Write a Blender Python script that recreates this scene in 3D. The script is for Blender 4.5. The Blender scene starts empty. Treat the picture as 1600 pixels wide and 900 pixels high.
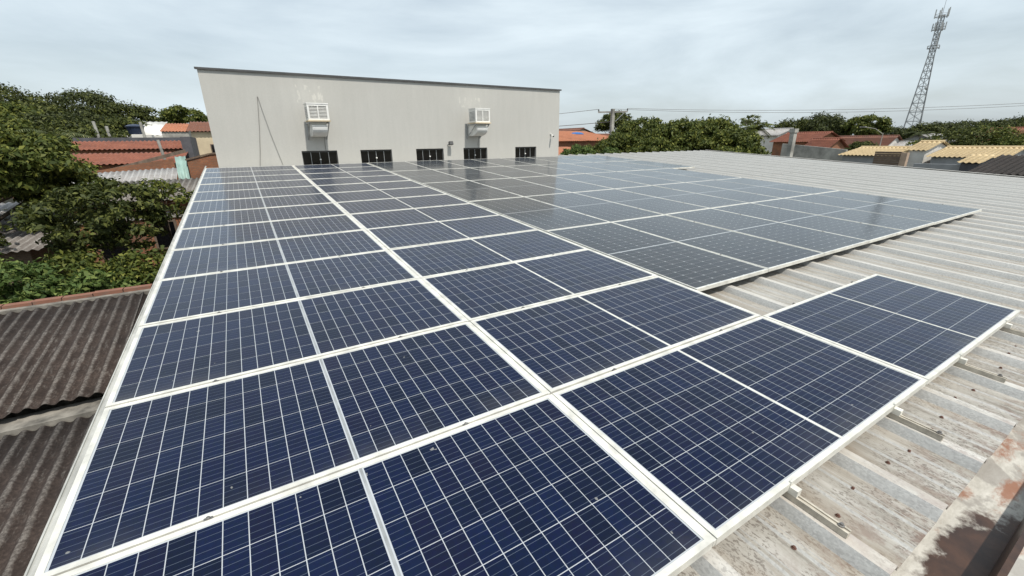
import bpy, math, random
import numpy as np
from mathutils import Matrix, Vector, Euler

# ------------------------------------------------------------------ camera, sky, sun
scene = bpy.context.scene
COL = scene.collection
SLOPE = math.radians(3.5)      # the metal roof climbs away from the camera
ROOF_H = 4.6
ROOF = Matrix.Translation((0, 0, ROOF_H)) @ Matrix.Rotation(SLOPE, 4, 'X')

cam_data = bpy.data.cameras.new('camera')
cam_data.lens = 15.024
cam_data.sensor_width = 36
cam_data.clip_end = 3000
cam_data.clip_start = 0.05
cam = bpy.data.objects.new('camera', cam_data)
COL.objects.link(cam)
cam.matrix_world = ROOF @ Matrix.Translation((0.8011, -1.5203, 1.3772)) @ Euler((1.1886, -0.0205, -0.5472), 'XYZ').to_matrix().to_4x4()
scene.camera = cam

SUN_EL = math.radians(60)
SUN_DIR = Vector((0.10, -0.995, 0)).normalized() * math.cos(SUN_EL) + Vector((0, 0, math.sin(SUN_EL)))
world = bpy.data.worlds.new('World')
scene.world = world
world.use_nodes = True
nt = world.node_tree
nt.nodes.clear()
w_out = nt.nodes.new('ShaderNodeOutputWorld')
w_bg = nt.nodes.new('ShaderNodeBackground')
w_sky = nt.nodes.new('ShaderNodeTexSky')
w_sky.sky_type = 'NISHITA'
w_sky.sun_disc = False
w_sky.sun_elevation = SUN_EL
w_sky.sun_rotation = math.atan2(SUN_DIR.x, SUN_DIR.y)
w_sky.air_density = 1.2
w_sky.dust_density = 2.5
w_co = nt.nodes.new('ShaderNodeTexCoord')
w_map = nt.nodes.new('ShaderNodeMapping')
w_map.inputs['Scale'].default_value = (1.0, 1.6, 5.0)
w_map.inputs['Rotation'].default_value = (0.05, 0.10, 0.5)
w_noise = nt.nodes.new('ShaderNodeTexNoise')
w_noise.inputs['Scale'].default_value = 1.7
w_noise.inputs['Detail'].default_value = 7
w_noise.inputs['Roughness'].default_value = 0.55
w_noise.inputs['Distortion'].default_value = 0.4
w_ramp = nt.nodes.new('ShaderNodeValToRGB')
w_ramp.color_ramp.elements[0].position = 0.32
w_ramp.color_ramp.elements[0].color = (0.50, 0.50, 0.50, 1)
w_ramp.color_ramp.elements[1].position = 0.66
w_ramp.color_ramp.elements[1].color = (0.95, 0.95, 0.95, 1)
w_mix = nt.nodes.new('ShaderNodeMixRGB')
w_mix.inputs['Color2'].default_value = (8.2, 9.35, 10.05, 1)      # thin white cloud veil (times strength 0.1)
L = nt.links.new
L(w_co.outputs['Generated'], w_map.inputs['Vector'])
L(w_map.outputs['Vector'], w_noise.inputs['Vector'])
L(w_noise.outputs['Fac'], w_ramp.inputs['Fac'])
L(w_ramp.outputs['Color'], w_mix.inputs['Fac'])
L(w_sky.outputs['Color'], w_mix.inputs['Color1'])
L(w_mix.outputs['Color'], w_bg.inputs['Color'])
w_bg.inputs['Strength'].default_value = 0.1
L(w_bg.outputs['Background'], w_out.inputs['Surface'])

sun_data = bpy.data.lights.new('sun', 'SUN')
sun_data.energy = 4.2
sun_data.angle = math.radians(1.5)
sun_data.color = (1.0, 0.95, 0.87)
sun = bpy.data.objects.new('sun', sun_data)
COL.objects.link(sun)
sun.rotation_euler = SUN_DIR.to_track_quat('Z', 'Y').to_euler()
sun.location = (0, -20, 40)

vs = scene.view_settings
vs.view_transform = 'Standard'
vs.look = 'None'
vs.exposure = 0.0
vs.gamma = 1.0
vs.use_curve_mapping = False

# ------------------------------------------------------------------ helpers
rng = np.random.default_rng(7)
random.seed(7)

class MB:
    """collects shapes, then links them as one mesh object"""
    def __init__(self):
        self.v = []; self.f = []; self.n = 0
    def add(self, verts, faces):
        o = self.n
        self.v.extend([tuple(map(float, p)) for p in verts])
        self.f.extend([tuple(i + o for i in f) for f in faces])
        self.n += len(verts)
        return self
    def box(self, x0, x1, y0, y1, z0, z1):
        return self.add([(x0,y0,z0),(x1,y0,z0),(x1,y1,z0),(x0,y1,z0),(x0,y0,z1),(x1,y0,z1),(x1,y1,z1),(x0,y1,z1)],
                        [(3,2,1,0),(4,5,6,7),(0,1,5,4),(1,2,6,5),(2,3,7,6),(3,0,4,7)])
    def quad(self, a, b, c, d):
        return self.add([a,b,c,d], [(0,1,2,3)])
    def tube(self, pts, r, n=6, r1=None, cap=True):
        pts = [Vector(p) for p in pts]
        m = len(pts); vs_ = []; fs = []
        for i, p in enumerate(pts):
            t = (pts[min(i+1, m-1)] - pts[max(i-1, 0)]).normalized()
            a = t.cross(Vector((0,0,1)))
            if a.length < 1e-3: a = t.cross(Vector((0,1,0)))
            a.normalize(); b = t.cross(a)
            rr = r if r1 is None else r + (r1 - r) * i / max(1, m-1)
            for k in range(n):
                q = 2*math.pi*k/n
                vs_.append(p + a*(rr*math.cos(q)) + b*(rr*math.sin(q)))
        for i in range(m-1):
            for k in range(n):
                fs.append((i*n+k, i*n+(k+1)%n, (i+1)*n+(k+1)%n, (i+1)*n+k))
        if cap:
            fs.append(tuple(range(n-1,-1,-1))); fs.append(tuple(range((m-1)*n, m*n)))
        return self.add(vs_, fs)
    def bar(self, p, q, w, h=None):
        """square bar between two points"""
        h = h or w
        p = Vector(p); q = Vector(q); t = (q-p).normalized()
        a = t.cross(Vector((0,0,1)))
        if a.length < 1e-3: a = t.cross(Vector((0,1,0)))
        a.normalize(); b = a.cross(t)
        vs_ = []
        for s in (p, q):
            for i, j in ((-1,-1),(1,-1),(1,1),(-1,1)):
                vs_.append(s + a*(i*w/2) + b*(j*h/2))
        return self.add(vs_, [(3,2,1,0),(4,5,6,7),(0,1,5,4),(1,2,6,5),(2,3,7,6),(3,0,4,7)])
    def lathe(self, prof, n=12, c=(0,0,0)):
        vs_ = []; fs = []
        for r, z in prof:
            for k in range(n):
                q = 2*math.pi*k/n
                vs_.append((c[0]+r*math.cos(q), c[1]+r*math.sin(q), c[2]+z))
        for i in range(len(prof)-1):
            for k in range(n):
                fs.append((i*n+k, i*n+(k+1)%n, (i+1)*n+(k+1)%n, (i+1)*n+k))
        fs.append(tuple(range(n-1,-1,-1))); fs.append(tuple(range((len(prof)-1)*n, len(prof)*n)))
        return self.add(vs_, fs)
    def prism(self, poly, axis, a, b):
        """extrude a 2-D polygon along an axis ('x','y','z') from a to b"""
        def P(u, v, w):
            return {'x': (w,u,v), 'y': (u,w,v), 'z': (u,v,w)}[axis]
        n = len(poly)
        vs_ = [P(u,v,a) for u,v in poly] + [P(u,v,b) for u,v in poly]
        fs = [tuple(range(n-1,-1,-1)), tuple(range(n,2*n))] + [(i,(i+1)%n,n+(i+1)%n,n+i) for i in range(n)]
        return self.add(vs_, fs)
    def mesh(self, name, mat=None, smooth=False):
        me = bpy.data.meshes.new(name)
        me.from_pydata(self.v, [], self.f)
        if mat: me.materials.append(mat)
        if smooth:
            me.polygons.foreach_set('use_smooth', [True]*len(me.polygons))
        me.update()
        return me
    def build(self, name, mat=None, parent=None, smooth=False, **kw):
        return link(name, self.mesh(name, mat, smooth), parent, **kw)

def link(name, me, parent=None, loc=None, label=None, cat=None, group=None, kind=None):
    o = bpy.data.objects.new(name, me)
    COL.objects.link(o)
    if parent is not None: o.parent = parent
    if loc is not None: o.location = loc
    tag(o, label, cat, group, kind)
    return o

def tag(o, label=None, cat=None, group=None, kind=None):
    if label: o['label'] = label
    if cat: o['category'] = cat
    if group: o['group'] = group
    if kind: o['kind'] = kind
    return o

def thing(name, label, cat, loc=(0,0,0), rz=0, group=None, matrix=None):
    o = bpy.data.objects.new(name, None)
    o.empty_display_size = 0.2
    COL.objects.link(o)
    if matrix is not None: o.matrix_world = matrix
    else:
        o.location = loc; o.rotation_euler = (0,0,rz)
    return tag(o, label, cat, group)

def np_mesh(name, verts, faces, mat, smooth=False):
    """fast mesh from numpy arrays; faces is (n,4)"""
    me = bpy.data.meshes.new(name)
    n, k = faces.shape
    me.vertices.add(len(verts)); me.vertices.foreach_set('co', np.asarray(verts, np.float32).ravel())
    me.loops.add(n*k); me.loops.foreach_set('vertex_index', faces.astype(np.int32).ravel())
    me.polygons.add(n)
    me.polygons.foreach_set('loop_start', np.arange(0, n*k, k, dtype=np.int32))
    me.polygons.foreach_set('loop_total', np.full(n, k, dtype=np.int32))
    if smooth: me.polygons.foreach_set('use_smooth', np.ones(n, dtype=bool))
    me.update(calc_edges=True)
    me.validate()
    if mat: me.materials.append(mat)
    return me

# ------------------------------------------------------------------ materials
class NM:
    """small node-material helper"""
    def __init__(self, name):
        self.m = bpy.data.materials.new(name); self.m.use_nodes = True
        self.t = self.m.node_tree; self.b = self.t.nodes['Principled BSDF']
        self.out = self.t.nodes['Material Output']
    def n(self, typ, **kw):
        nd = self.t.nodes.new(typ)
        for k, v in kw.items():
            if k in nd.inputs.keys(): nd.inputs[k].default_value = v
            else: setattr(nd, k, v)
        return nd
    def l(self, a, b): self.t.links.new(a, b)
    def pos(self, scale=(1,1,1), obj=False):
        mp = self.n('ShaderNodeMapping'); mp.inputs['Scale'].default_value = scale
        if obj:
            c = self.n('ShaderNodeTexCoord'); self.l(c.outputs['Object'], mp.inputs['Vector'])
        else:
            g = self.n('ShaderNodeNewGeometry'); self.l(g.outputs['Position'], mp.inputs['Vector'])
        return mp.outputs['Vector']
    def noise(self, vec, scale=5, detail=4, rough=0.55, dist=0):
        nz = self.n('ShaderNodeTexNoise'); self.l(vec, nz.inputs['Vector'])
        nz.inputs['Scale'].default_value = scale; nz.inputs['Detail'].default_value = detail
        nz.inputs['Roughness'].default_value = rough; nz.inputs['Distortion'].default_value = dist
        return nz.outputs['Fac']
    def ramp(self, fac, stops):
        r = self.n('ShaderNodeValToRGB'); self.l(fac, r.inputs['Fac'])
        e = r.color_ramp.elements
        while len(e) < len(stops): e.new(0.5)
        for el, (p, c) in zip(e, stops):
            el.position = p
            el.color = (c, c, c, 1) if not hasattr(c, '__len__') else (*c, 1)
        return r.outputs['Color']
    def mix(self, fac, a, b, typ='MIX'):
        m = self.n('ShaderNodeMixRGB'); m.blend_type = typ
        for s, x in (('Fac', fac), ('Color1', a), ('Color2', b)):
            if hasattr(x, 'links') or hasattr(x, 'is_linked'): self.l(x, m.inputs[s])
            elif hasattr(x, '__len__'): m.inputs[s].default_value = (*x, 1)
            elif s != 'Fac': m.inputs[s].default_value = (x, x, x, 1)
            else: m.inputs[s].default_value = x
        return m.outputs['Color']
    def math(self, op, a, b=None, c=None):
        m = self.n('ShaderNodeMath'); m.operation = op
        for i, x in enumerate((a, b, c)):
            if x is None: continue
            if hasattr(x, 'is_linked'): self.l(x, m.inputs[i])
            else: m.inputs[i].default_value = x
        return m.outputs[0]
    def sep(self, vec):
        s = self.n('ShaderNodeSeparateXYZ'); self.l(vec, s.inputs[0]); return s.outputs
    def bump(self, h, strength=0.3, dist=0.01):
        b = self.n('ShaderNodeBump'); self.l(h, b.inputs['Height'])
        b.inputs['Strength'].default_value = strength; b.inputs['Distance'].default_value = dist
        self.l(b.outputs['Normal'], self.b.inputs['Normal'])
    def set(self, color=None, rough=None, metal=None, spec=None):
        for nm, x in (('Base Color', color), ('Roughness', rough), ('Metallic', metal), ('Specular IOR Level', spec)):
            if x is None: continue
            if hasattr(x, 'is_linked'): self.l(x, self.b.inputs[nm])
            elif hasattr(x, '__len__'): self.b.inputs[nm].default_value = (*x, 1)
            else: self.b.inputs[nm].default_value = x
        return self.m

def plain(name, col, rough=0.6, metal=0.0, var=0.15, scale=3.0, spec=0.5, stretch=(1,1,1), bump=0):
    k = NM(name)
    f = k.noise(k.pos(stretch), scale, 5, 0.6)
    lo = tuple(c*(1-var*1.5) for c in col); hi = tuple(min(1, c*(1+var)) for c in col)
    k.set(k.ramp(f, [(0.3, lo), (0.7, hi)]), rough, metal, spec)
    if bump: k.bump(f, bump, 0.01)
    return k.m

M = {}
M['frame'] = plain('anodised_aluminium', (0.67, 0.655, 0.595), 0.42, 0.15, 0.18, 9.0)
M['rail'] = plain('dusty_aluminium', (0.46, 0.42, 0.35), 0.6, 0.1, 0.25, 16)
M['bolt'] = plain('steel_bolt', (0.22, 0.21, 0.20), 0.45, 0.7)
M['white_metal'] = plain('white_painted_metal', (0.78, 0.77, 0.73), 0.45, 0, 0.08, 6)
M['dark_metal'] = plain('dark_flashing', (0.075, 0.075, 0.075), 0.6, 0.2, 0.2)
M['black_glass'] = plain('black_glass', (0.004, 0.004, 0.005), 0.06, 0, 0.0)
M['galv'] = plain('galvanised_steel', (0.40, 0.41, 0.41), 0.5, 0.5, 0.2, 8)
M['tower_steel'] = plain('tower_steel', (0.27, 0.28, 0.29), 0.6, 0.3, 0.2, 2)
M['antenna'] = plain('antenna_grey', (0.42, 0.43, 0.43), 0.6, 0, 0.1)
M['concrete'] = plain('weathered_concrete', (0.34, 0.33, 0.30), 0.9, 0, 0.3, 1.6, bump=0.2)
M['plaster_white'] = plain('white_plaster', (0.62, 0.60, 0.56), 0.9, 0, 0.15, 0.9)
M['plaster_cream'] = plain('cream_plaster', (0.58, 0.48, 0.33), 0.9, 0, 0.15, 0.9)
M['plaster_grey'] = plain('grey_plaster', (0.33, 0.34, 0.35), 0.9, 0, 0.2, 0.7)
M['shade_wall'] = plain('dark_shade_wall', (0.09, 0.09, 0.10), 0.9, 0, 0.2)  # dark wall tone; the gable wall's shade is painted in with it
M['wire'] = plain('black_cable', (0.02, 0.02, 0.022), 0.7)
M['grey_cable'] = plain('grey_cable', (0.16, 0.155, 0.15), 0.7)
M['pale_cable'] = plain('pale_grey_cable', (0.22, 0.215, 0.20), 0.7)
M['blue_tank'] = plain('blue_plastic', (0.02, 0.12, 0.35), 0.4)
M['black_tank'] = plain('dark_blue_plastic', (0.02, 0.03, 0.06), 0.4)
M['bark'] = plain('bark', (0.085, 0.065, 0.048), 0.95, 0, 0.4, 9, bump=0.4, stretch=(1,1,0.3))
M['pale_bark'] = plain('pale_bark', (0.22, 0.19, 0.16), 0.95, 0, 0.3, 9, bump=0.3, stretch=(1,1,0.3))
M['wood'] = plain('weathered_wood', (0.16, 0.12, 0.09), 0.9, 0, 0.3, 6, stretch=(1,1,0.2))
M['teal'] = plain('teal_painted_sheet', (0.26, 0.38, 0.34), 0.6, 0.1, 0.25, 2.0, stretch=(3,1,0.4))

def tile_mat(name, c1, c2, dark, scale=1.3):
    k = NM(name)
    p = k.pos()
    f = k.noise(p, scale, 6, 0.65)
    g = k.noise(p, 9.0, 3, 0.6)
    d = k.noise(p, 0.6, 5, 0.7)
    c = k.ramp(f, [(0.3, c1), (0.7, c2)])
    c = k.mix(k.ramp(g, [(0.45, 0.0), (0.75, 0.6)]), c, dark)
    c = k.mix(k.ramp(d, [(0.52, 0.0), (0.72, 0.55)]), c, dark)
    k.set(c, 0.9)
    return k.m
M['tile_red'] = tile_mat('red_clay_tile', (0.19, 0.065, 0.04), (0.28, 0.105, 0.065), (0.09, 0.045, 0.035))
M['tile_orange'] = tile_mat('orange_clay_tile', (0.34, 0.13, 0.07), (0.42, 0.18, 0.10), (0.20, 0.09, 0.055))
M['tile_brown'] = tile_mat('brown_clay_tile', (0.14, 0.065, 0.045), (0.22, 0.09, 0.055), (0.07, 0.045, 0.04))
M['tile_yellow'] = tile_mat('straw_glazed_tile', (0.50, 0.38, 0.21), (0.60, 0.47, 0.28), (0.33, 0.24, 0.14))
M['tile_dark'] = tile_mat('dark_concrete_tile', (0.035, 0.030, 0.028), (0.055, 0.046, 0.042), (0.02, 0.02, 0.02))
M['ridge_brick'] = tile_mat('weathered_ridge_brick', (0.17, 0.075, 0.05), (0.25, 0.11, 0.07), (0.13, 0.105, 0.085), 4)
M['old_mortar'] = plain('old_mortar', (0.20, 0.185, 0.16), 0.95, 0, 0.45, 5, bump=0.4)
M['fibre'] = None
def fibre_mat(name, base, pale, dark):
    k = NM(name)
    p = k.pos()
    s = k.pos((1.0, 0.16, 1.0))
    f = k.noise(p, 2.2, 7, 0.7)
    g = k.noise(s, 26, 5, 0.75)
    h = k.noise(p, 34, 3, 0.7)
    c = k.ramp(f, [(0.3, dark), (0.7, base)])
    # paler colour along the wave crests, broken up by noise
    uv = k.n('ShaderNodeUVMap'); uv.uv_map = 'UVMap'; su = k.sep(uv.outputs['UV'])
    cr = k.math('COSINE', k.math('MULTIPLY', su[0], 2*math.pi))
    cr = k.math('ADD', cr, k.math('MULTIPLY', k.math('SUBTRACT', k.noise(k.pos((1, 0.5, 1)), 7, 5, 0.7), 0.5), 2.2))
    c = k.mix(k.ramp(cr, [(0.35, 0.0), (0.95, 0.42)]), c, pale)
    c = k.mix(k.ramp(g, [(0.54, 0.0), (0.76, 0.60)]), c, pale)
    c = k.mix(k.ramp(h, [(0.42, 0.65), (0.62, 0.0)]), c, dark)
    k.set(c, 0.95, spec=0.2)
    k.bump(h, 0.6, 0.012)
    return k.m
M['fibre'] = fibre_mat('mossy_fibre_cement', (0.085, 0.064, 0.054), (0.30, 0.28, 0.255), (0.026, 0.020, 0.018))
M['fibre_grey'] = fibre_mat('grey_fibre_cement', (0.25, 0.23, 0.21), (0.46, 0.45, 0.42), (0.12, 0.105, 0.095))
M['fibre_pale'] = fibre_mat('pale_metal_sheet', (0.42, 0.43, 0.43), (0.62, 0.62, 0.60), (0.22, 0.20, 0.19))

def brick_mat(name, c1, c2, mortar, scale=4.0):
    k = NM(name)
    g = k.n('ShaderNodeNewGeometry')
    s = k.sep(g.outputs['Position'])
    cx = k.n('ShaderNodeCombineXYZ')
    k.l(k.math('ADD', s[0], s[1]), cx.inputs[0]); k.l(s[2], cx.inputs[1])
    b = k.n('ShaderNodeTexBrick')
    k.l(cx.outputs[0], b.inputs['Vector'])
    b.inputs['Scale'].default_value = scale
    b.inputs['Color1'].default_value = (*c1, 1); b.inputs['Color2'].default_value = (*c2, 1); b.inputs['Mortar'].default_value = (*mortar, 1)
    b.inputs['Mortar Size'].default_value = 0.025
    p = k.pos()
    d = k.noise(p, 1.1, 6, 0.7)
    c = k.mix(k.ramp(d, [(0.45, 0.0), (0.7, 0.8)]), b.outputs['Color'], (0.11, 0.075, 0.055))
    k.set(c, 0.95)
    k.bump(b.outputs['Fac'], 0.5, -0.02)
    return k.m
M['brick'] = brick_mat('clay_block_brick', (0.34, 0.135, 0.062), (0.26, 0.098, 0.048), (0.21, 0.15, 0.11))
M['brick_brown'] = brick_mat('brown_brick', (0.17, 0.12, 0.085), (0.22, 0.16, 0.11), (0.10, 0.08, 0.07), 5.0)

# roof metal: faded white sheet with grime streaks, rust near the eave, galvanised bare ribs
def roof_mat():
    k = NM('weathered_white_sheet')
    p = k.pos()
    s = k.pos((1.0, 0.10, 1.0))
    co = k.sep(p)
    broad = k.noise(p, 0.55, 5, 0.6)
    streak = k.noise(s, 17, 6, 0.7)
    fine = k.noise(k.pos((1, 0.5, 1)), 95, 3, 0.7)
    blot = k.noise(p, 4.5, 6, 0.72)
    c = k.ramp(streak, [(0.28, (0.17, 0.155, 0.13)), (0.47, (0.38, 0.36, 0.32)), (0.72, (0.58, 0.56, 0.52))])
    c = k.mix(k.ramp(broad, [(0.40, 0.0), (0.70, 0.45)]), c, (0.30, 0.275, 0.24))
    near = k.n('ShaderNodeMapRange'); k.l(co[1], near.inputs[0])
    near.inputs[1].default_value = 1.5; near.inputs[2].default_value = -1.2
    near.inputs[3].default_value = 0.25; near.inputs[4].default_value = 1.0
    speck = k.ramp(fine, [(0.52, 0.0), (0.57, 1.0)])
    patch = k.ramp(blot, [(0.40, 0.0), (0.50, 1.0)])
    sf = k.math('MULTIPLY', k.math('MULTIPLY', speck, patch), near.outputs[0])
    c = k.mix(k.math('MULTIPLY', sf, 0.85), c, (0.12, 0.10, 0.085))
    # tan grime
    tan = k.noise(k.pos((1.2, 0.3, 1)), 3.1, 5, 0.65)
    c = k.mix(k.math('MULTIPLY', k.ramp(tan, [(0.48, 0.0), (0.68, 0.75)]), near.outputs[0]), c, (0.29, 0.22, 0.15))
    # rust creeping from the cut end at the eave
    eave = k.n('ShaderNodeMapRange'); k.l(co[1], eave.inputs[0])
    eave.inputs[1].default_value = -1.03; eave.inputs[2].default_value = -1.40
    rn = k.noise(k.pos((1, 0.8, 1)), 10, 7, 0.8)
    rf = k.math('MULTIPLY', k.ramp(rn, [(0.46, 0.0), (0.60, 1.0)]), eave.outputs[0])
    c = k.mix(k.math('MULTIPLY', rf, 0.9), c, (0.13, 0.055, 0.035))
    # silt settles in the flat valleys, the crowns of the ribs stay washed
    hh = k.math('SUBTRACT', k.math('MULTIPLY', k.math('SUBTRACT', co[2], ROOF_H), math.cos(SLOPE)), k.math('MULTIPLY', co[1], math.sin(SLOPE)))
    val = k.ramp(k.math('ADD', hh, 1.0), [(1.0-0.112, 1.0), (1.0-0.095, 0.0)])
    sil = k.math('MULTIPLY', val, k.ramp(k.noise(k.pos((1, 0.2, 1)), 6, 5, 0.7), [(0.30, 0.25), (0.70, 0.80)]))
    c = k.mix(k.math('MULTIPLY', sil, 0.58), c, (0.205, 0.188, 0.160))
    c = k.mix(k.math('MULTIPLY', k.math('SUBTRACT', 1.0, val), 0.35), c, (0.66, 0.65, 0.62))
    # bare zinc on the rib flanks
    nrm = k.n('ShaderNodeNewGeometry'); nz = k.sep(nrm.outputs['True Normal'])
    flank = k.ramp(k.math('ABSOLUTE', nz[0]), [(0.25, 0.0), (0.5, 1.0)])
    vo = k.n('ShaderNodeTexVoronoi'); vo.inputs['Scale'].default_value = 170; k.l(k.pos((1, 0.6, 1)), vo.inputs['Vector'])
    flake = k.ramp(k.sep(vo.outputs['Color'])[0], [(0.1, (0.34, 0.345, 0.34)), (0.9, (0.46, 0.465, 0.455))])
    c = k.mix(k.math('MULTIPLY', flank, 0.75), c, flake)
    k.set(c, k.ramp(streak, [(0.3, 0.62), (0.7, 0.42)]), 0.08, 0.4)
    k.bump(fine, 0.15, 0.004)
    return k.m
M['roof'] = roof_mat()

def gutter_mat():
    k = NM('stained_gutter_metal')
    p = k.pos()
    co = k.sep(p)
    a = k.noise(p, 2.6, 6, 0.6, 0.6)
    b = k.noise(k.pos((1, 2.5, 1)), 11, 6, 0.75)
    c = k.ramp(b, [(0.3, (0.34, 0.32, 0.28)), (0.7, (0.55, 0.53, 0.48))])
    c = k.mix(k.ramp(a, [(0.50, 0.0), (0.54, 0.6)]), c, (0.21, 0.19, 0.17))
    r = k.noise(k.pos((0.8, 1.4, 1)), 3.4, 6, 0.7, 0.4)
    c = k.mix(k.ramp(r, [(0.53, 0.0), (0.64, 0.85)]), c, (0.24, 0.095, 0.045))
    # brown sludge stain, with the corner's cast shadow painted into its dark colour
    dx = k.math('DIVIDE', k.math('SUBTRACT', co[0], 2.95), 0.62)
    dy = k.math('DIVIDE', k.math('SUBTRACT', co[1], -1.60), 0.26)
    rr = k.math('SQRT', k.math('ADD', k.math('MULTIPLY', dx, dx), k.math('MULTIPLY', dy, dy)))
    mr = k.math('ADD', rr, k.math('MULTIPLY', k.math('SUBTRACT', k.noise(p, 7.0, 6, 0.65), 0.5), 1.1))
    mud_shadow = k.math('MULTIPLY', k.ramp(mr, [(0.86, 1.0), (1.0, 0.0)]), k.math('GREATER_THAN', co[1], -1.566))
    c = k.mix(mud_shadow, c, k.ramp(k.noise(p, 5, 5, 0.6, 0.5), [(0.35, (0.022, 0.013, 0.010)), (0.7, (0.085, 0.043, 0.026))]))
    k.set(c, k.mix(mud_shadow, 0.55, 0.35), 0.0, 0.4)
    k.bump(b, 0.2, 0.004)
    return k.m
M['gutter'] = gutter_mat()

# pv cells: dark silicon under glass (the coat is the glass)
def cell_mat(name, cols, bus, nbus, axis, coat_rough, line=(0.25, 0.28, 0.33), width=0.035, dust=0.03, rows=None):
    k = NM(name)
    g = k.n('ShaderNodeNewGeometry'); oi = k.n('ShaderNodeObjectInfo')
    rnd = k.math('FRACT', k.math('ADD', g.outputs['Random Per Island'], oi.outputs['Random']))
    c = k.ramp(rnd, [(0.0, cols[0]), (0.5, cols[1]), (1.0, cols[2])])
    v = k.n('ShaderNodeTexVoronoi'); v.inputs['Scale'].default_value = 75
    k.l(k.pos(), v.inputs['Vector'])
    c = k.mix(0.22, c, k.mix(1.0, c, v.outputs['Color'], 'MULTIPLY'))
    uv = k.n('ShaderNodeUVMap'); uv.uv_map = 'UVMap'
    s = k.sep(uv.outputs['UV'])
    t = k.math('ABSOLUTE', k.math('SUBTRACT', k.math('FRACT', k.math('MULTIPLY', s[axis], nbus)), 0.5))
    f = k.math('MULTIPLY', k.math('LESS_THAN', t, width), bus)
    c = k.mix(f, c, line)
    dn = k.noise(k.pos(), 1.3, 5, 0.65)
    c = k.mix(k.ramp(dn, [(0.35, dust*0.4), (0.75, dust*1.6)]), c, (0.42, 0.38, 0.32))
    if rows:      # dried wash-water film that collects along the low edge of every module, plus a few specks
        q = k.sep(k.pos())
        yr = k.math('ADD', k.math('MULTIPLY', q[1], math.cos(SLOPE)), k.math('MULTIPLY', k.math('SUBTRACT', q[2], ROOF_H), math.sin(SLOPE)))
        fr = k.math('FRACT', k.math('DIVIDE', k.math('SUBTRACT', yr, rows[1]), rows[0]))
        low = k.math('MULTIPLY', fr, rows[0])
        wob = k.math('ADD', low, k.math('MULTIPLY', k.math('SUBTRACT', k.noise(k.pos(), 3.0, 4, 0.6), 0.5), 0.30))
        film = k.ramp(wob, [(0.03, 0.85), (0.10, 0.30), (0.22, 0.0)])
        film = k.math('MULTIPLY', film, k.ramp(k.noise(k.pos(), 1.1, 3, 0.6), [(0.42, 0.15), (0.62, 1.0)]))
        c = k.mix(k.math('MULTIPLY', film, 0.22), c, (0.17, 0.165, 0.15))
        sp = k.ramp(k.noise(k.pos(), 21, 2, 0.5), [(0.765, 0.0), (0.785, 0.6)])
        c = k.mix(sp, c, (0.30, 0.30, 0.28))
    k.set(c, 0.5, 0, 0.02)
    k.b.inputs['Sheen Weight'].default_value = 0.11
    k.b.inputs['Sheen Roughness'].default_value = 0.35
    k.b.inputs['Sheen Tint'].default_value = (0.80, 0.88, 1.0, 1)
    k.b.inputs['Coat Weight'].default_value = 1.0
    k.b.inputs['Coat Roughness'].default_value = coat_rough
    k.b.inputs['Coat IOR'].default_value = 1.24
    return k.m
M['cell_blue'] = cell_mat('polycrystalline_cell', ((0.0009, 0.0048, 0.0210), (0.0016, 0.0078, 0.0360), (0.0030, 0.0056, 0.0265)), 0.36, 5, 1, 0.20, (0.17, 0.21, 0.27), 0.03, dust=0.004, rows=(1.0, 0.0))
M['cell_mono'] = cell_mat('monocrystalline_cell', ((0.011, 0.014, 0.019), (0.013, 0.016, 0.022), (0.015, 0.017, 0.021)), 0.30, 9, 0, 0.13, (0.12, 0.13, 0.14), 0.05, 0.02, rows=(2.29, 0.60))
def sheet_mat(name, col):
    k = NM(name)
    k.set(k.ramp(k.noise(k.pos(), 3, 3), [(0.3, tuple(c*0.92 for c in col)), (0.7, col)]), 0.5)
    k.b.inputs['Coat Weight'].default_value = 1.0
    k.b.inputs['Coat Roughness'].default_value = 0.10
    k.b.inputs['Coat IOR'].default_value = 1.24
    return k.m
M['backsheet'] = sheet_mat('white_backsheet', (0.42, 0.445, 0.47))
M['backsheet_mono'] = sheet_mat('white_backsheet_mono', (0.46, 0.48, 0.49))

def wall_mat():
    k = NM('grey_textured_plaster')
    p = k.pos()
    co = k.sep(p)
    st = k.noise(k.pos((1, 1, 0.12)), 5.5, 6, 0.65)
    fi = k.noise(p, 55, 3, 0.7)
    br = k.noise(p, 0.7, 4, 0.6)
    c = k.ramp(st, [(0.25, (0.462, 0.455, 0.425)), (0.75, (0.512, 0.503, 0.470))])
    c = k.mix(k.ramp(br, [(0.4, 0.0), (0.7, 0.35)]), c, (0.44, 0.43, 0.395))
    c = k.mix(k.ramp(fi, [(0.35, 0.25), (0.6, 0.0)]), c, (0.36, 0.355, 0.335))
    # filler smears left above the two coolers
    dr = k.ramp(k.noise(k.pos((1, 1, 0.35)), 9, 4, 0.6), [(0.56, 0.0), (0.60, 1.0)])
    tot = None
    for cx_, w_, z0_, z1_ in ((2.83, 0.38, 6.98, 7.45), (7.85, 0.42, 7.0, 7.32)):
        a = k.math('LESS_THAN', k.math('ABSOLUTE', k.math('SUBTRACT', co[0], cx_)), w_)
        b = k.math('MULTIPLY', k.math('GREATER_THAN', co[2], z0_), k.math('LESS_THAN', co[2], z1_))
        q = k.math('MULTIPLY', a, b)
        tot = q if tot is None else k.math('ADD', tot, q)
    c = k.mix(k.math('MULTIPLY', k.math('MULTIPLY', tot, dr), 0.38), c, (0.68, 0.66, 0.60))
    k.set(c, 0.92, 0, 0.25)
    k.bump(fi, 0.35, 0.006)
    return k.m
M['wall'] = wall_mat()

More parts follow.
